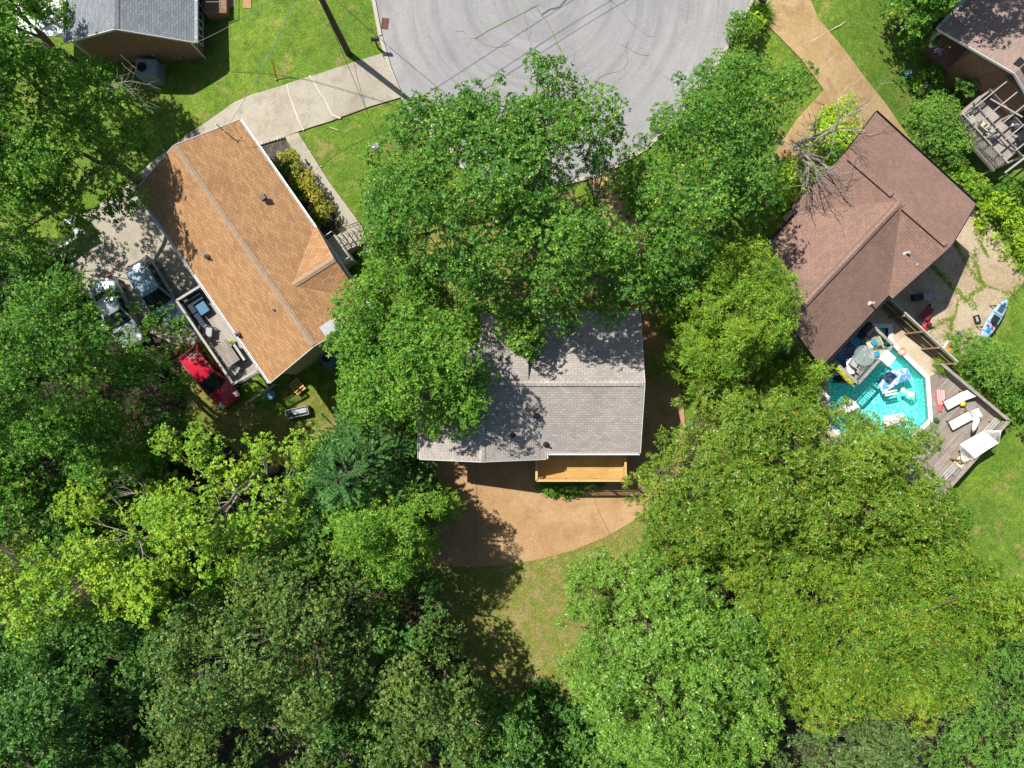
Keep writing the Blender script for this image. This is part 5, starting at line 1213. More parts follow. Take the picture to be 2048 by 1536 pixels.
for i in range(len(poolt)):
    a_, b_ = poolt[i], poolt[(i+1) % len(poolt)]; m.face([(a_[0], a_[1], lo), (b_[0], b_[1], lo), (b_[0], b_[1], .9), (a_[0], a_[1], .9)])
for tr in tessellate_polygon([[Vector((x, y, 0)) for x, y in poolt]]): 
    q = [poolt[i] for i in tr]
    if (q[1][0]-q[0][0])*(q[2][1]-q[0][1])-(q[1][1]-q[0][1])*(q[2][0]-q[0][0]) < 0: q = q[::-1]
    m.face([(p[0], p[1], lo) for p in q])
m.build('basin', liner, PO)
slab('coping', cop, poolt, .60, .93, flat('coping_white', (.74, .75, .76), .6, vary=.06), PO)
wm = bpy.data.materials.new('pool_water'); wm.use_nodes = True; t = wm.node_tree; t.nodes.clear()
o_ = N(t, 'ShaderNodeOutputMaterial'); tp = N(t, 'ShaderNodeBsdfTransparent'); tp.inputs[0].default_value = (.66, .97, .98, 1)
gl = N(t, 'ShaderNodeBsdfGlossy'); gl.inputs['Roughness'].default_value = .04; fr_ = N(t, 'ShaderNodeFresnel'); fr_.inputs[0].default_value = 1.33
bp = N(t, 'ShaderNodeBump'); bp.inputs['Strength'].default_value = .25; t.links.new(noise(t, 2.2, 3, .5, coords(t)), bp.inputs['Height'])
for q in (gl, fr_): t.links.new(bp.outputs[0], q.inputs['Normal'])
mx = N(t, 'ShaderNodeMixShader'); t.links.new(fr_.outputs[0], mx.inputs[0]); t.links.new(tp.outputs[0], mx.inputs[1]); t.links.new(gl.outputs[0], mx.inputs[2]); t.links.new(mx.outputs[0], o_.inputs[0])
m = MB()
for tr in tessellate_polygon([[Vector((x, y, 0)) for x, y in poolt]]):
    q = [poolt[i] for i in tr]
    if (q[1][0]-q[0][0])*(q[2][1]-q[0][1])-(q[1][1]-q[0][1])*(q[2][0]-q[0][0]) < 0: q = q[::-1]
    m.face([(p[0], p[1], .80) for p in q])
m.build('water', wm, PO)
m = MB()
for s_ in (0, .45): 
    q = P(1664, 818, .9)+Vector((0, -s_-.2, 0)); m.tube([q+Vector((-.35, 0, 0)), q+Vector((-.3, 0, .5)), q+Vector((.15, 0, .55)), q+Vector((.22, 0, -.5))], .025, 6)
m.build('ladder_rail', metal, PO); settle(PO)
WZ = .82
def flt(name, u, v, label, cat, fn, mt, group=None, rz=0, smooth='angle', z=WZ):
    root = thing(name, tuple(P(u, v, z)), rz, label, cat, group); m = MB(); fn(m); m.build('body', mt, root, smooth=smooth); return root
def patt(name, c1, c2, sc, lo=.45, hi=.55):
    m, t, b = newmat(name); f = ramp(t, noise(t, sc, 3, .6, coords(t), .5), [(lo, 0.0), (hi, 1.0)])
    t.links.new(mixc(t, f, c1, c2), b.inputs['Base Color']); b.inputs['Roughness'].default_value = .6; return m
tie = patt('blue_dye_pattern', (.78, .82, .86), (.10, .34, .60), 3.5)
def wing(m):
    def fn(i, j): x = -1.05+2.1*i; w_ = .62*(1-.35*abs(i-.35)); y = (-.5+j)*w_*1.6; return (x, y+.22*math.sin(i*3), .03+.10*math.sin(j*math.pi)*math.sin(i*math.pi)+.05)
    m.grid(fn, 14, 8); m.grid(lambda i, j: (lambda p: (p[0], p[1], .01))(fn(i, 1-j)), 14, 8)
flt('pool_float', 1789, 762, 'large fabric float dyed blue and white, drifting by the upper deck corner', 'pool float', wing, tie, 'floats in the pool', .42)
def twin(m):
    for y in (-.09, .09): m.tube([(-.42, y, .06), (-.36, y, .07), (.36, y, .07), (.42, y, .06)], [.03, .075, .075, .03], 10)
flt('pool_float', 1781, 786, 'pair of pale foam floats lying side by side in the pool', 'pool float', twin, flat('foam_pale', (.68, .78, .72), .7), 'floats in the pool', .2)
def bone(m): m.ball((-.28, .08, .08), .17, 12, 1, 1, .5); m.ball((.28, -.06, .08), .21, 12, 1.2, 1, .5); m.ball((0, 0, .07), .14, 12, 1.8, .9, .5)
flt('pool_float', 1813, 785, 'cream animal-shaped inflatable in the pool', 'pool float', bone, flat('vinyl_cream', (.80, .72, .52), .4), 'floats in the pool', -.25)
def lounge(m):
    for y in np.linspace(-.28, .28, 5): m.tube([(-.6, y, .07), (-.52, y, .09), (.52, y, .09), (.6, y, .07)], [.03, .085, .085, .03], 8)
    m.tube([(.55, -.36, .12), (.55, .36, .12)], .12, 10); m.tube([(-.55, -.36, .10), (-.55, .36, .10)], .1, 10)
flt('pool_lounger', 1694, 816, 'white ribbed inflatable lounger at the left side of the pool', 'pool float', lounge, white, 'floats in the pool', .62)
flt('pool_lounger', 1786, 840, 'white ribbed inflatable lounger half hidden by the magnolia at the pool end', 'pool float', lounge, white, 'floats in the pool', .12)
def paddle(m): m.ball((0, 0, .05), .3, 16, 1.5, .75, .22); m.tube([(.3, 0, .06), (1.0, .05, .07)], .03, 6)
flt('pool_toy', 1678, 757, 'dark leaf-shaped float with a handle in the shaded corner of the pool', 'pool float', paddle, blackp, 'floats in the pool', .05)
def ring_(m): m.tube([(.2*math.cos(a), .2*math.sin(a), .07) for a in np.linspace(0, 6.28, 18)], .08, 8)
flt('inflatable', 1803, 703, 'pink and orange inflatable swim ring on the pale terrace by the coping', 'swim ring', ring_, patt('pink_orange', (.75, .42, .12), (.80, .25, .22), 6), None, 0, z=.87)
flt('rolled_mat', 1776, 808, 'small dark grey mat beside the pool corner', 'mat', lambda m: m.box((0, 0, .02), (.1, .1, .02)), blackp) if False else None

# wooden pool deck
PD = thing('pool_deck', tuple(P(1930, 900, 0)), 0, 'weathered grey plank deck round the right end of the pool', 'deck')
ZD = .93
dv = math.atan2(P(1995, 862, ZD).y-P(1880, 990, ZD).y, P(1995, 862, ZD).x-P(1880, 990, ZD).x)
o1 = offset(poolt, .31)
pdk = [tuple(P(u, v, ZD).to_2d()) for u, v in ((1884, 738), (1892, 732), (2016, 843), (1862, 1012), (1740, 985), (1720, 925))]+[o1[10], o1[9], o1[8], o1[7]]
m = MB(); m.prism(pdk, ZD-.06, ZD); c, s_ = math.cos(-dv), math.sin(-dv); m.uv = [[(m.v[i][0]*c-m.v[i][1]*s_, m.v[i][0]*s_+m.v[i][1]*c) for i in f] for f in m.f]
m.build('planks', w_grey, PD)
for u, v in ((2010, 846), (1960, 900), (1915, 950), (1868, 1003)):
    q = P(u, v, ZD); m = MB(); m.box((q.x, q.y, .35), (.14, .14, 1.2)); m.build('post', w_grey2, PD)
RT = ZD+.95
rail(PD, [P(2018, 841, RT), P(1866, 1012, RT)], ZD, RT, w_grey2, bal=0, post=1.7, top=.22, mid=(.28, .5, .72))
rail(PD, [P(1884, 728, RT), P(2018, 841, RT)], ZD, RT, w_grey2, bal=.16, post=1.9, top=.18, thick=.1)
m = MB(); A_, B_ = P(1998, 842, ZD+.45), P(1880, 970, ZD+.45); nn = (B_-A_).normalized(); sd = Vector((-nn.y, nn.x, 0))
if sd.x > 0: sd = -sd
for k in range(3): m.bar(A_+sd*(k*.15-.02), B_+sd*(k*.15-.02), .11, .04)
bn = m.build('bench_seat', w_pale2, PD); m = MB()
for t_ in (.05, .35, .65, .95): q = A_.lerp(B_, t_); m.box(q+sd*.13-Vector((0, 0, .23)), (.08, .3, .42), math.atan2(sd.y, sd.x)+1.57)
m.build('bench_support', w_grey2, PD); settle(PD)
# screening fence
FN = thing('fence', tuple(P(1850, 665, 0)), 0, 'tall weathered board fence between the pool terrace and the cracked patio', 'fence')
fz0, fz1 = .0, 2.75
A_, B_ = P(1779, 596, fz1), P(1916, 724, fz1); d = (B_-A_); L = d.length; u_ = d/L; n_ = Vector((u_.y, -u_.x, 0))
if n_.y > 0: n_ = -n_
m = MB(); nb = int(L/.16)
for k in range(nb): q = A_+u_*(k+.5)*L/nb; m.bar(Vector((q.x, q.y, fz0)), Vector((q.x, q.y, fz1-.02-.02*(k % 2))), .145, .022)
bd = m.build('boards', w_grey2, FN, weld=False)
bd.data.materials.clear(); bd.data.materials.append(flat('fence_board', (.21, .175, .11), .9, vary=.4, sc=6))
m = MB(); m.bar(A_+Vector((0, 0, .0)), B_, .1, .04); m.build('cap', w_pale2, FN)
for z in (1.2, 2.0, 2.6): m = MB(); m.bar(Vector((A_.x, A_.y, z))+n_*.06, Vector((B_.x, B_.y, z))+n_*.06, .04, .09); m.build('fence_rail', flat('fence_rail', (.33, .24, .14), .9, vary=.2), FN)
for k in range(5): q = A_+d*k/4+n_*.13; m = MB(); m.bar(Vector((q.x, q.y, fz0)), Vector((q.x, q.y, fz1-.1)), .1, .1); m.build('post', flat('fence_rail', (0, 0, 0)), FN)
settle(FN)
pool_items = []
def lounger(label, u, v, a):
    root = thing('sun_lounger', tuple(P(u, v, ZD)), a, label, 'sun lounger', 'patterned loungers on the pool deck')
    m = MB()
    for y in (-.3, .3): m.bar((-.95, y, .3), (.45, y, .3), .05, .06)
    for x in (-.95, -.3, .45): m.bar((x, -.3, .3), (x, .3, .3), .05, .05)
    m.build('frame', w_brown, root)
    for x in (-.9, .4):
        for y in (-.3, .3): m = MB(); m.bar((x, y, 0), (x, y, .3), .05, .05); m.build('leg', w_brown, root)
    cm = patt('lounger_print', (.78, .77, .74), (.45, .45, .44), 22, .52, .58)
    m = MB(); m.box((-.3, 0, .37), (1.35, .58, .08)); m.build('cushion', cm, root, bev=.02)
    m = MB(); m.box((.62, 0, .55), (.68, .58, .08), 0, 1, 0, -.55); m.build('back_cushion', cm, root, bev=.02)
lounger('lounger nearest the deck fence, beside the striped float', 1911, 797, .5)
lounger('lounger under the closed white umbrella', 1921, 837, .5)
def bottle(m): 
    for k in range(5): m.tube([(-.26+.13*k, .5, .07), (-.26+.13*k, 0, .09), (-.14+.07*k, -.45, .07)], [.07, .085, .045], 8)
    m.tube([(0, -.4, .07), (0, -.85, .06)], [.14, .11], 10)
SR = flt('striped_float', 1879, 796, 'red and white striped bottle-shaped inflatable lying on the deck', 'inflatable', bottle, flat('vinyl_red', (.72, .12, .12), .35), None, 0, z=ZD)
m = MB()
for k in range(4): m.tube([(-.195+.13*k, .5, .12), (-.195+.13*k, 0, .145), (-.105+.07*k, -.45, .10)], [.03, .035, .02], 6)
m.build('white_stripe', white, SR)
YB = flt('ball', 1921, 807, 'yellow ball between the two loungers', 'ball', lambda m: m.ball((0, 0, .2), .19, 18), flat('vinyl_yellow', (.72, .68, .02), .35), z=ZD)
UM = thing('umbrella', tuple(P(1925, 812, ZD)), 0, 'closed white umbrella leaning over the lounger', 'umbrella'); m = MB()
m.tube([(0, .1, 0), (0, -.35, 1.0), (-.03, -.6, 1.45)], .025, 8); m.build('pole', w_pale2, UM)
m = MB(); m.tube([(.0, -.62, 1.35), (.0, -.72, 1.4), (-.05, -1.35, 1.2), (-.07, -1.6, 1.1)], [.05, .19, .13, .02], 12); m.build('canopy', whitef, UM, smooth=True)
m = MB(); m.box((0, .1, .04), (.4, .4, .08)); m.build('base', dmetal, UM, bev=.02)
HM = thing('hammock', tuple(P(1960, 885, ZD)), 0, 'white fabric hammock stretched between spreader bars by the deck rail', 'hammock')
q = [P(1919, 889, 2.15), P(1969, 861, 2.15), P(1998, 886, 2.15), P(1950, 917, 2.15)]; m = MB()
m.grid(lambda i, j: (lambda a_, b_: a_.lerp(b_, j))(q[0].lerp(q[1], i), q[3].lerp(q[2], i))-Vector((0, 0, .12*math.sin(i*math.pi)*(.5+.5*math.sin(j*math.pi)))), 12, 8); m.build('bed', whitef, HM, smooth=True)
m = MB(); m.tube([q[0], q[3]], .025, 6); m.tube([q[1], q[2]], .025, 6); m.build('spreader_bar', w_pale2, HM)
m = MB(); e2 = P(2003, 860, 2.15)
for k in range(12): m.tube([q[1].lerp(q[2], k/11), e2], .012, 3)
e3 = P(1924, 922, 2.1)
for k in range(12): m.tube([q[0].lerp(q[3], k/11), e3], .012, 3)
m.build('cord', whitef, HM, weld=False)
m = MB(); m.bar((e3.x, e3.y, ZD), e3, .08, .08); m.bar((e2.x, e2.y, ZD), e2, .08, .08); m.build('stand_post', w_brown, HM); settle(HM)
for ch in HM.children: ch.location.z = -HM.location.z
PC = thing('papasan_chair', tuple(P(1915, 922, ZD)), .6, 'round rattan bowl chair with a cream cushion by the deck rail', 'chair'); rat = flat('rattan', (.42, .25, .14), .7, vary=.3, sc=20); m = MB()
for r_, z in ((.5, .55), (.42, .42), (.3, .32), (.16, .27)): m.tube([(r_*math.cos(a), r_*math.sin(a), z+.1*math.cos(a)*r_*2) for a in np.linspace(0, 6.283, 25)], .022, 5)
for k in range(12): a = k*math.pi/6; m.tube([(.1*math.cos(a), .1*math.sin(a), .26), (.5*math.cos(a), .5*math.sin(a), .55+.22*math.cos(a))], .014, 4)
m.build('bowl', rat, PC, weld=False); m = MB(); m.lathe([(0, .34), (.3, .38), (.43, .5), (.40, .56), (.2, .46), (0, .44)], 20, (0, 0, .02)); m.build('cushion', creamc, PC, smooth=True)
m = MB(); m.tube([(.25*math.cos(a), .25*math.sin(a), .02) for a in np.linspace(0, 6.283, 20)], .02, 5); m.lathe([(.24, .02), (.16, .26)], 10); m.build('base', rat, PC)
m = MB(); m.tube([(-.45, -.3, .35), (-.1, -.55, .4), (.25, -.5, .4)], [.05, .14, .06], 8); m.build('throw', whitef, PC, smooth=True)
withlegs(boxset('stool', 1905, 948, ZD, .1, 'small brown stool with a blue oval cushion by the bench', 'stool', [('seat', w_brown, [((0, -.05, .35), (.5, .28, .04))], .01)]), .2, .1, .33, w_brown)
bpy.data.objects.remove  # noqa
m = MB(); m.lathe([(0, .38), (.25, .38), (.27, .42), (.2, .46), (0, .47)], 18, (0, .08, 0), 1, .7); st_ = [o for o in bpy.data.objects if o.name == 'stool'][0]; m.build('cushion', flat('cushion_slate', (.12, .20, .30), .8), st_, smooth=True)
AD = thing('slatted_chair', tuple(P(1862, 985, ZD)), dv-1.57, 'light blue slatted wooden chair half under the magnolia', 'chair'); lb = flat('paint_lightblue', (.16, .55, .68), .6); m = MB()
for k in range(5): m.box((0, -.24+.12*k, .35), (.5, .09, .025))
m.build('seat', lb, AD); m = MB()
for k in range(5): m.bar((-.25, -.24+.12*k, .3), (-.48, -.24+.12*k, .95), .09, .025)
m.build('backrest', lb, AD)
for y in (-.32, .32): m = MB(); m.box((0, y, .52), (.6, .1, .03)); m.build('arm', lb, AD); m = MB(); m.bar((.25, y, 0), (.25, y, .5), .05, .05); m.build('leg', lb, AD)
pot('dark watering-can shaped pot with a green plant at the pool edge of the deck', 1868, 839, ZD, .14, .28, flat('pot_teal', (.05, .11, .12), .4), L_mid, 4, k=25, L=.1)
pot('green potted fern in the far corner of the pool deck', 1990, 842, ZD, .13, .2, terra, L_pin, 5, k=50, L=.16)

# upper deck beside the pool
UD = thing('upper_deck', tuple(P(1716, 710, 0)), 0, 'raised deck with weathered rails overlooking the pool', 'deck')
zu, zur = 2.55, 3.45
A_, B_, C_, D_ = P(1743, 649, zur), P(1786, 690, zur), P(1716, 767, zur), P(1668, 722, zur)
ru = math.atan2((C_-B_).y, (C_-B_).x)
deckfloor(UD, [A_+(A_-B_).normalized()*1.0, B_, C_, D_+(D_-C_).normalized()*1.0], zu, w_pale, ru+1.57, posts=[B_+(C_-B_)*t_ for t_ in (.04, .5, .96)]+[A_+(B_-A_)*.3, C_+(D_-C_)*.6], pm=w_grey2)
for a_, b_ in ((A_, B_), (B_, C_), (C_, D_)): rail(UD, [a_, b_], zu, zur, w_grey2, bal=.16, post=1.3, top=.17)
settle(UD)
uz = zu
RG = boxset('rug', 1694, 700, uz, ru, 'dark blue patterned rug on the raised deck by the house', 'rug', [('pile', patt('rug_blue', (.03, .07, .16), (.12, .20, .32), 6), [((0, 0, .008), (1.9, 1.3, .014))], 0)])
GT = thing('glass_table', tuple(P(1717, 712, uz)), 0, 'round glass table with metal rings on the raised deck', 'table'); m = MB()
for r_, z in ((.62, .74), (.40, .74), (.2, .74), (.3, .04), (.45, .3)): m.tube([(r_*math.cos(a), r_*math.sin(a), z) for a in np.linspace(0, 6.283, 33)], .014, 5)
for k in range(8): a = k*math.pi/4; m.tube([(.2*math.cos(a), .2*math.sin(a), .735), (.62*math.cos(a), .62*math.sin(a), .735)], .008, 4)
m.build('ring_frame', metal, GT, weld=False); gm, t, b = newmat('table_glass'); b.inputs['Alpha'].default_value = .22; b.inputs['Roughness'].default_value = .05; b.inputs['Base Color'].default_value = (.45, .6, .6, 1)
m = MB(); m.lathe([(0, .75), (.6, .75), (.6, .76), (0, .76)], 32); m.build('glass_top', gm, GT)
for k in range(4): a = k*math.pi/2+.4; m = MB(); m.tube([(.42*math.cos(a), .42*math.sin(a), 0), (.25*math.cos(a), .25*math.sin(a), .4), (.5*math.cos(a), .5*math.sin(a), .74)], .018, 5); m.build('leg', metal, GT)
m = MB(); m.lathe([(0, .76), (.06, .76), (.1, .82), (.08, .82), (0, .78)], 14, (-.08, .05, 0)); m.build('bowl', flat('bowl_teal', (.2, .4, .4), .3), GT)
def pchair(label, u, v, a, pil=True, mt=None, group='chairs round the glass table'):
    mt = mt or greyf; root = thing('patio_chair', tuple(P(u, v, uz)), a, label, 'chair', group); m = MB()
    m.box((0, 0, .42), (.56, .54, .05)); m.build('seat', mt, root, bev=.015); m = MB(); m.box((-.33, 0, .68), (.05, .54, .55), 0, 1, 0, -.2); m.build('backrest', mt, root, bev=.015)
    for y in (-.31, .31):
        m = MB(); m.tube([(.28, y, 0), (.28, y, .6), (-.3, y, .62), (-.38, y, .9)], .018, 5); m.build('arm_frame', metal, root)
        m = MB(); m.tube([(-.3, y, .62), (-.34, y, 0)], .018, 5); m.build('leg', metal, root)
    if pil: m = MB(); m.box((-.12, 0, .53), (.34, .36, .13), .2); m.build('pillow', flat('teal_pillow', (.02, .26, .40), .7), root, bev=.05)
pchair('cream chair with a teal pillow by the raised deck rail, nearest the small pool step', 1736, 688, 3.6, mt=creamc)
pchair('cream chair with a teal pillow facing the glass table from the right', 1741, 709, 3.1, mt=creamc)
pchair('grey sling chair at the lower left of the glass table', 1702, 725, 1.0, False)
pchair('chair with a shaded blue seat near the roof edge', 1705, 683, -.8, False, flat('teal_pillow', (0, 0, 0)))
withlegs(boxset('bench', 1694, 733, uz, ru+.9, 'white low bench behind the grey sling chair', 'bench', [('seat', whitef, [((0, 0, .4), (.95, .4, .06))], .02)]), .4, .15, .38, metal)
SU = boxset('shade_panel', 1757, 715, uz, ru, 'white fabric panel lying over the raised deck corner rail', 'fabric panel', [('fabric', whitef, [((0, .1, .93), (.7, .75, .03)), ((.35, .1, .8), (.03, .75, .3))], .01)])
GR = boxset('grill', 1722, 663, uz, ru, 'black covered grill in the shade under the roof edge', 'grill', [('body', blackp, [((0, 0, .45), (1.0, .55, .9))], .06), ('lid', dmetal, [((0, 0, .98), (.7, .5, .25))], .1)])
for i, (u, v, lab) in enumerate(((1676, 729, 'orange planter box on the raised deck rail nearest the roof'), (1687, 741, 'middle orange planter box on the raised deck rail'), (1700, 755, 'orange planter box at the pool corner of the raised deck rail'))):
    rt = thing('planter_box', tuple(P(u, v, zur-.12)), math.atan2((D_-C_).y, (D_-C_).x), lab, 'planter box', 'planter boxes on the raised deck rail')
    m = MB(); m.box((0, .22, 0), (.62, .2, .2), 0, 1.1); m.build('box', terra, rt, bev=.01); rg = np.random.default_rng(i); C = rg.normal(0, .12, (40, 3))*np.array([1.6, .5, .4])+np.array([0, .22, .13]); A = np.tile([0, 0, 1.0], (40, 1))
    leafmesh('plants', C, A, 6, .09, .04, 1.0, L_lime, rt, rg.uniform(.1, .9, 40), i)

# ------------------------------------------------------------------ patio side of the pool house
KY = thing('kayak', tuple(G(1975, 640)), ang(1953, 672, 1997, 602), 'pale blue fishing kayak with black gear on a low stand beside the lawn', 'kayak'); kb = flat('kayak_hull', (.30, .48, .58), .35)
kz = .45; m = MB(); n = 18
def ksec(i):
    x = -1.45+2.9*i/n; w_ = .40*max(0.05, 1-abs((i/n-.47)/.53)**2.6)**.7; rise = .08*abs(2*i/n-1)**3
    return [(x, w_*math.cos(a), kz+.22+rise+.24*math.sin(a)*(1 if math.sin(a) < 0 else .22)) for a in np.linspace(0, 2*math.pi, 13)[:-1]]
K_ = [ksec(i) for i in range(n+1)]
for i in range(n):
    for k in range(12): m.face([K_[i][k], K_[i+1][k], K_[i+1][(k+1) % 12], K_[i][(k+1) % 12]][::-1])
m.face(K_[0]); m.face(K_[-1][::-1]); m.build('hull', kb, KY, smooth=True)
m = MB(); m.box((0, 0, kz+.33), (.45, .45, .07)); m.bar((-.25, 0, kz+.33), (-.42, 0, kz+.65), .42, .06); m.build('seat', blackp, KY, bev=.02)
m = MB(); m.box((.75, 0, kz+.29), (.5, .34, .03)); m.lathe([(0, kz+.32), (.1, kz+.32), (0, kz+.34)], 14, (1.1, 0, 0)); m.build('hatch', flat('hatch_dark', (.05, .09, .12), .5), KY)
m = MB(); 
for x in (.35, -.35, 1.0, -1.0): m.tube([(x, -.36, kz+.28), (x, 0, kz+.33), (x, .36, kz+.28)], .014, 4)
m.build('strap', blackp, KY); m = MB(); m.lathe([(0, kz+.3), (.13, kz+.3), (.12, kz+.36), (0, kz+.37)], 16, (-.85, 0, 0), 1.5, 1); m.build('dry_bag', flat('bag_blue', (.02, .22, .55), .5), KY)
m = MB(); m.box((-.6, -.12, kz+.33), (.2, .1, .08), .4); m.box((-.62, .18, kz+.33), (.14, .14, .1)); m.build('gear_pouch', flat('cloth_red', (.5, .04, .05), .7), KY, bev=.01)
m = MB()
for x in (-.8, .8):
    for y in (-.35, .35): m.bar((x, y*1.3, 0), (x, y, kz+.25), .05, .05)
    m.bar((x, -.4, kz-.02), (x, .4, kz-.02), .05, .05)
m.build('stand', w_brown, KY)
for x, y, c, lab in ((.35, -.62, creamc, 'beside'),): 
    pass
flt('buoy', 2001, 628, 'cream round float lying beside the kayak', 'float', lambda m: m.ball((0, 0, .16), .15, 14), creamc, z=.05)
flt('buoy', 2005, 617, 'grey and white round float beside the kayak bow', 'float', lambda m: m.ball((0, 0, .14), .13, 14), pale, z=.05)
BK = thing('bucket', tuple(G(1912, 668)), 0, 'pale grey bucket standing on the cracked patio', 'bucket'); m = MB(); m.lathe([(0, 0), (.14, 0), (.19, .38), (.2, .38), (.17, .36), (.13, .03), (0, .03)], 18); m.build('body', flat('bucket_grey', (.45, .45, .45), .5), BK, smooth='angle'); m = MB(); m.tube([(.19*math.cos(a), .1, .36+.19*math.sin(a)) for a in np.linspace(0, 3.14, 9)], .008, 4); m.build('handle', metal, BK)
HS = thing('garden_hose', tuple(G(1915, 640)), 0, 'pale garden hose looping over the patio', 'hose'); m = MB(); l_ = HS.location
m.tube([G(u, v, .03)-l_ for u, v in ((1897, 700), (1899, 670), (1904, 640), (1912, 628), (1924, 626), (1935, 634), (1938, 650), (1941, 665))], .02, 5); m.build('hose', flat('hose_green', (.40, .46, .36), .5), HS)
TY = boxset('bin_tray', 1893, 698, float(G(1893, 698).z), -.55, 'white open tub of fallen orange leaves by the fence', 'tub', [('body', whitef, [((-.3, 0, .17), (.03, .85, .34)), ((.3, 0, .17), (.03, .85, .34)), ((0, -.42, .17), (.6, .03, .34)), ((0, .42, .17), (.6, .03, .34)), ((0, 0, .02), (.6, .85, .03))], 0), ('leaf_pile', flat('orange_leaves', (.60, .30, .08), .9, vary=.5, sc=30), [((0, 0, .12), (.5, .7, .15))], .05)])
CR = boxset('crate', 1950, 639, float(G(1950, 639).z), .3, 'small dark metal crate with pale contents beside the kayak', 'crate', [('frame', dmetal, [((-.14, 0, .15), (.03, .5, .3)), ((.14, 0, .15), (.03, .5, .3)), ((0, .24, .15), (.3, .03, .3)), ((0, -.24, .15), (.3, .03, .3))], 0), ('contents', pale, [((0, 0, .12), (.2, .36, .2))], .03)])
MW = thing('lawn_mower', tuple(G(1851, 652)), .5, 'red lawn mower against the fence', 'lawn mower'); rdm = flat('mower_red', (.50, .02, .04), .35); m = MB(); m.lathe([(0, .12), (.3, .12), (.3, .2), (.22, .27), (0, .29)], 18, (0, 0, 0), 1.15, .85); m.build('deck', rdm, MW, smooth='angle')
m = MB(); m.lathe([(0, .28), (.14, .28), (.13, .42), (0, .44)], 14); m.build('engine', blackp, MW)
for x in (-.28, .28):
    for y in (-.26, .26): m = MB(); m.tube([(x, y-.03, .11), (x, y+.03, .11)], .11, 12); m.build('wheel', rubber, MW)
m = MB()
for y in (-.2, .2): m.tube([(-.25, y, .2), (-.95, y, .85)], .014, 5)
m.tube([(-.95, -.2, .85), (-.95, .2, .85)], .018, 5); m.build('handle', rdm, MW)
WB = thing('wheelbarrow', tuple(G(1845, 628)), 1.0, 'dark red wheelbarrow in the roof shadow beside the mower', 'wheelbarrow'); m = MB()
m.hull8([(-.25, -.18, .28), (.25, -.14, .28), (.25, .14, .28), (-.25, .18, .28)], [(-.42, -.33, .55), (.45, -.27, .55), (.45, .27, .55), (-.42, .33, .55)]); m.build('tray', flat('barrow_red', (.22, .02, .03), .5), WB, bev=.02)
for y in (-.2, .2): m = MB(); m.tube([(.5, 0, .2), (-.2, y, .3), (-.9, y*1.3, .5)], .02, 5); m.build('handle', w_brown, WB)
m = MB(); m.tube([(.55, -.04, .18), (.55, .04, .18)], .18, 14); m.build('wheel', rubber, WB)
SM = thing('smoker', tuple(G(1832, 596)), .12, 'barrel smoker grill with a steel drum in the roof shadow', 'smoker grill'); m = MB(); m.tube([(-.05, 0, .75), (.62, 0, .75)], .24, 20); m.build('drum', metal, SM, smooth='angle')
m = MB(); m.box((-.32, 0, .6), (.5, .45, .4)); m.build('firebox', blackp, SM, bev=.03)
for x in (-.4, .5):
    for y in (-.18, .18): m = MB(); m.bar((x, y, 0), (x, y, .65), .04, .04); m.build('leg', dmetal, SM)
m = MB(); m.tube([(0, .28, .85), (0, .38, .85), (.5, .38, .85), (.5, .28, .85)], .014, 5); m.build('handle', metal, SM)
m = MB(); m.box((.75, 0, .6), (.2, .5, .03)); m.build('shelf', dmetal, SM)
SK = thing('plastic_bags', tuple(G(1872, 684)), 0, 'crumpled pale plastic sheet between the fence and the patio', 'plastic sheet'); m = MB(); rr3 = random.Random(8); gg = [[rr3.uniform(0, .22) for _ in range(13)] for _ in range(7)]
m.grid(lambda i, j: (-.5+1.0*i+.1*gg[int(j*6)][int(i*12)], .45-.9*i+(-.15+.3*j), .02+gg[int(j*6)][int(i*12)]), 12, 6); m.build('sheet', pale, SK)

# ------------------------------------------------------------------ pergola and upper right corner
w_perg = flat('pergola_wood', (.40, .35, .32), .85, vary=.25, sc=5); w_perg2 = flat('pergola_wood_dark', (.20, .19, .19), .9, vary=.3)
PG = thing('pergola', tuple(P(1975, 270, 0)), 0, 'weathered pergola with open rafters over a deck against the brick house', 'pergola')
zt_ = 4.3; zdk = 1.7
W_, S_, N_ = P(1899, 244, zdk), P(1987, 340, zdk), P(1962, 190, zdk)
pu_ = (S_-W_); pn_ = (N_-W_)
def PP(a, b, z): q = W_+pu_*a+pn_*b; return Vector((q.x, q.y, z))
m = MB()
for a in np.linspace(0.0, 1.5, 8): m.bar(PP(a, -.05, zt_), PP(a+.02, 1.25, zt_), .055, .12)
m.build('rafters', w_perg, PG, weld=False)
m = MB()
for b_ in (.02, .5, .98): m.bar(PP(-.06, b_, zt_-.14), PP(1.6, b_, zt_-.14), .06, .15)
m.build('beams', w_perg2, PG, weld=False)
for a in (0.03, .5, 1.0):
    for b_ in (.05, .96): q = PP(a, b_, 0); m = MB(); m.bar((q.x, q.y, float(gz(q.x, q.y))-.1), (q.x, q.y, zt_-.1), .11, .11); m.build('post', w_perg, PG)
dk = [PP(0, .0, 0), PP(1.02, .0, 0), PP(1.02, 1.3, 0), PP(0, 1.3, 0)]
deckfloor(PG, dk, zdk, w_pale, math.atan2(pn_.y, pn_.x))
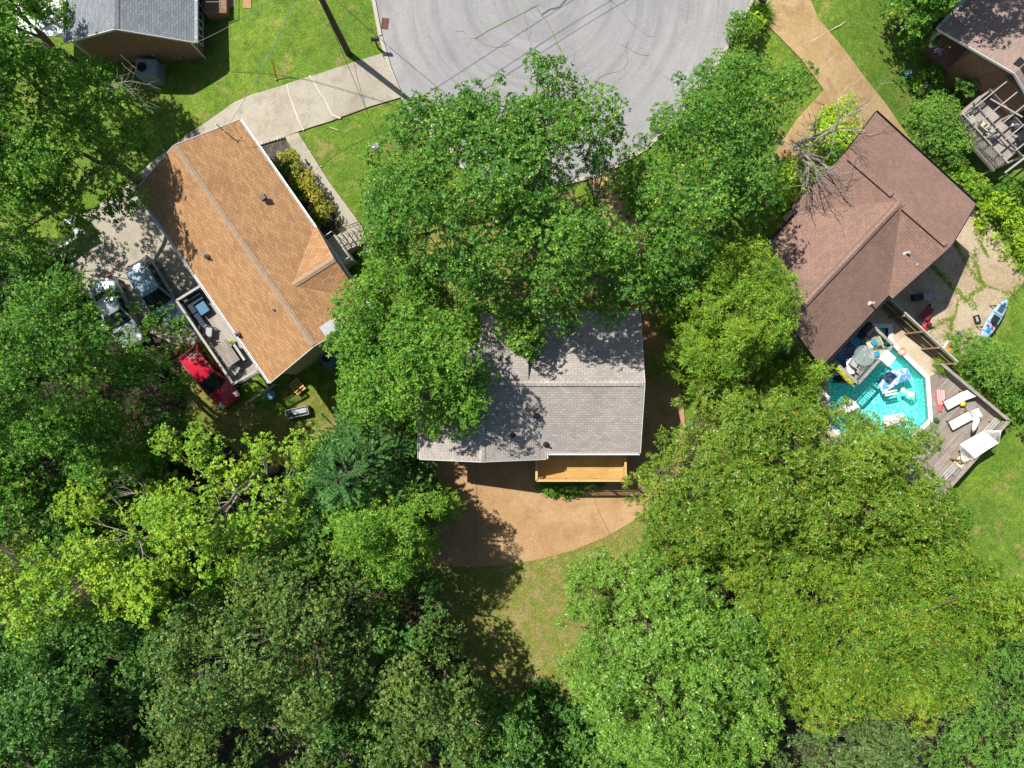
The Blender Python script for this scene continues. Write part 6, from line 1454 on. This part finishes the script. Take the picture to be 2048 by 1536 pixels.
def lattice(name, a, b, z0, z1):
    m = MB(); d = b-a; L = d.length; u = d/L; H = z1-z0; n = int((L+H)/.16)
    for k in range(n):
        s0 = k*.16-H
        for sg in (0, 1):
            x0, x1 = s0, s0+H; y0, y1 = (z0, z1) if sg == 0 else (z1, z0)
            c0, c1 = max(x0, 0), min(x1, L)
            if c1 <= c0: continue
            zz = lambda x: y0+(y1-y0)*(x-x0)/H
            m.bar(a+u*c0+Vector((0, 0, zz(c0))), a+u*c1+Vector((0, 0, zz(c1))), .035, .012)
    for z in (z0, z1): m.bar(a+Vector((0, 0, z)), b+Vector((0, 0, z)), .08, .07)
    m.build(name, w_perg, PG, weld=False)
lattice('lattice', PP(0, .02, 0), PP(1.0, .02, 0), zdk+.05, zdk+1.25)
lattice('lattice', PP(0, .02, 0), PP(0, 1.0, 0), zdk+.05, zdk+1.0)
m = MB(); m.bar(PP(1.02, .0, zt_), PP(1.02, -.1, zt_-.1)-Vector((.9, .7, 0)), .1, .1); m.bar(PP(.05, .3, zt_+.1), PP(.55, .55, zt_+.12), .08, .06); m.build('braces', w_perg, PG)
settle(PG)
pz = zdk
pgt = [('lounge_chair', 1932, 243, 'grey reclining chair in the corner under the pergola', greyf, .4), ('lounge_chair', 1957, 258, 'cream cushioned chair under the pergola beams', creamc, .9), ('lounge_chair', 1970, 268, 'slatted wooden chair in the middle of the pergola deck', w_pale2, 2.2)]
for nm, u, v, lab, mt_, a in pgt:
    withlegs(boxset(nm, u, v, pz, a, lab, 'chair', [('seat', mt_, [((0, -.24+.12*k, .36), (.6, .1, .04)) for k in range(5)], 0), ('backrest', mt_, [((-.34, -.24+.12*k, .6), (.05, .1, .55)) for k in range(5)], 0), ('arm', w_perg2, [((0, -.33, .52), (.55, .07, .04)), ((0, .33, .52), (.55, .07, .04))], 0)]), .26, .27, .35, w_perg2)
withlegs(boxset('lounge_chair', 2022, 252, pz, 1.3, 'white plastic chair by the brick wall under the pergola', 'chair', [('seat', whitef, [((0, 0, .42), (.4, .45, .04))], .03), ('backrest', whitef, [((-.22, 0, .62), (.04, .42, .4))], .03)]), .17, .18, .4, whitef, .03)
withlegs(boxset('round_table', 2034, 275, pz, .3, 'dark table at the right edge under the pergola', 'table', [('table_top', dmetal, [((0, 0, .7), (.9, .8, .04))], .05)]), .35, .3, .68, dmetal)
TC = thing('trash_can', tuple(G(1872, 52)), 0, 'dark green round bin beside the pinkish roof corner', 'bin'); m = MB(); m.lathe([(0, 0), (.24, 0), (.31, .75), (.33, .76), (.29, .72), (.25, .3), (0, .3)], 20); m.build('body', flat('bin_green', (.02, .06, .05), .5), TC, smooth='angle')
m = MB(); m.tube([(.31*math.cos(a), .31*math.sin(a), .76) for a in np.linspace(0, 6.283, 21)], .025, 5); m.build('rim', flat('bin_green', (0, 0, 0)), TC)
pot('white tapered pot with a dark green plant on the brick porch', 1862, 92, 2.3, .2, .4, whitef, L_mid, 11, k=40, L=.12)
pot('teal pot on the brick porch beside the white rail', 1872, 79, 2.3, .16, .25, flat('pot_teal2', (.03, .16, .22), .4), L_dark, 12, k=20, L=.1)
pot('pot of pale purple flowers below the white tapered pot', 1870, 104, 2.3, .2, .2, blackp, leafmat('flower_lilac', [(.0, (.20, .16, .28)), (.6, (.42, .36, .52)), (.9, (.06, .10, .03))]), 13, k=60, L=.1)
pot('pot of dark red flowers in the porch corner near the roof', 1883, 75, 2.3, .15, .25, terra, leafmat('flower_red', [(.0, (.05, .08, .02)), (.5, (.22, .06, .05)), (.9, (.40, .22, .2))]), 14, k=40, L=.08)
TYC = thing('toy_cart', tuple(G(1813, 149)), .5, 'small turquoise and white toy cart on the lawn edge', 'toy'); tq = flat('toy_turquoise', (.05, .50, .52), .4); m = MB(); m.box((0, 0, .2), (.42, .26, .14), 0, 1.1); m.build('body', tq, TYC, bev=.03)
m = MB(); m.box((.02, 0, .3), (.26, .2, .08)); m.build('seat', creamc, TYC, bev=.02)
for x in (-.17, .17):
    for y in (-.18, .18): m = MB(); m.tube([(x, y-.025, .08), (x, y+.025, .08)], .08, 10); m.build('wheel', tq, TYC)
def rock(label, u, v, r, seed):
    rr_ = random.Random(seed); root = thing('rock', tuple(G(u, v)), rr_.uniform(0, 3), label, 'rock', 'rocks by the brick wall'); m = MB(); b = bmesh.new(); bmesh.ops.create_icosphere(b, subdivisions=2, radius=r)
    for q in b.verts: q.co *= rr_.uniform(.75, 1.2); q.co.z *= .6
    for f_ in b.faces: m.face([tuple(q.co+Vector((0, 0, r*.3))) for q in f_.verts])
    b.free(); m.build('stone', stone, root)
rock('large pale rock at the corner of the bush below the meter', 1838, 184, .28, 1); rock('smaller pale rock behind the large one', 1850, 172, .2, 2)
wire('pale cable crossing the top right lawn to the bin', P(1770, -12, 5.0), P(1862, 60, .9), .1, .02)
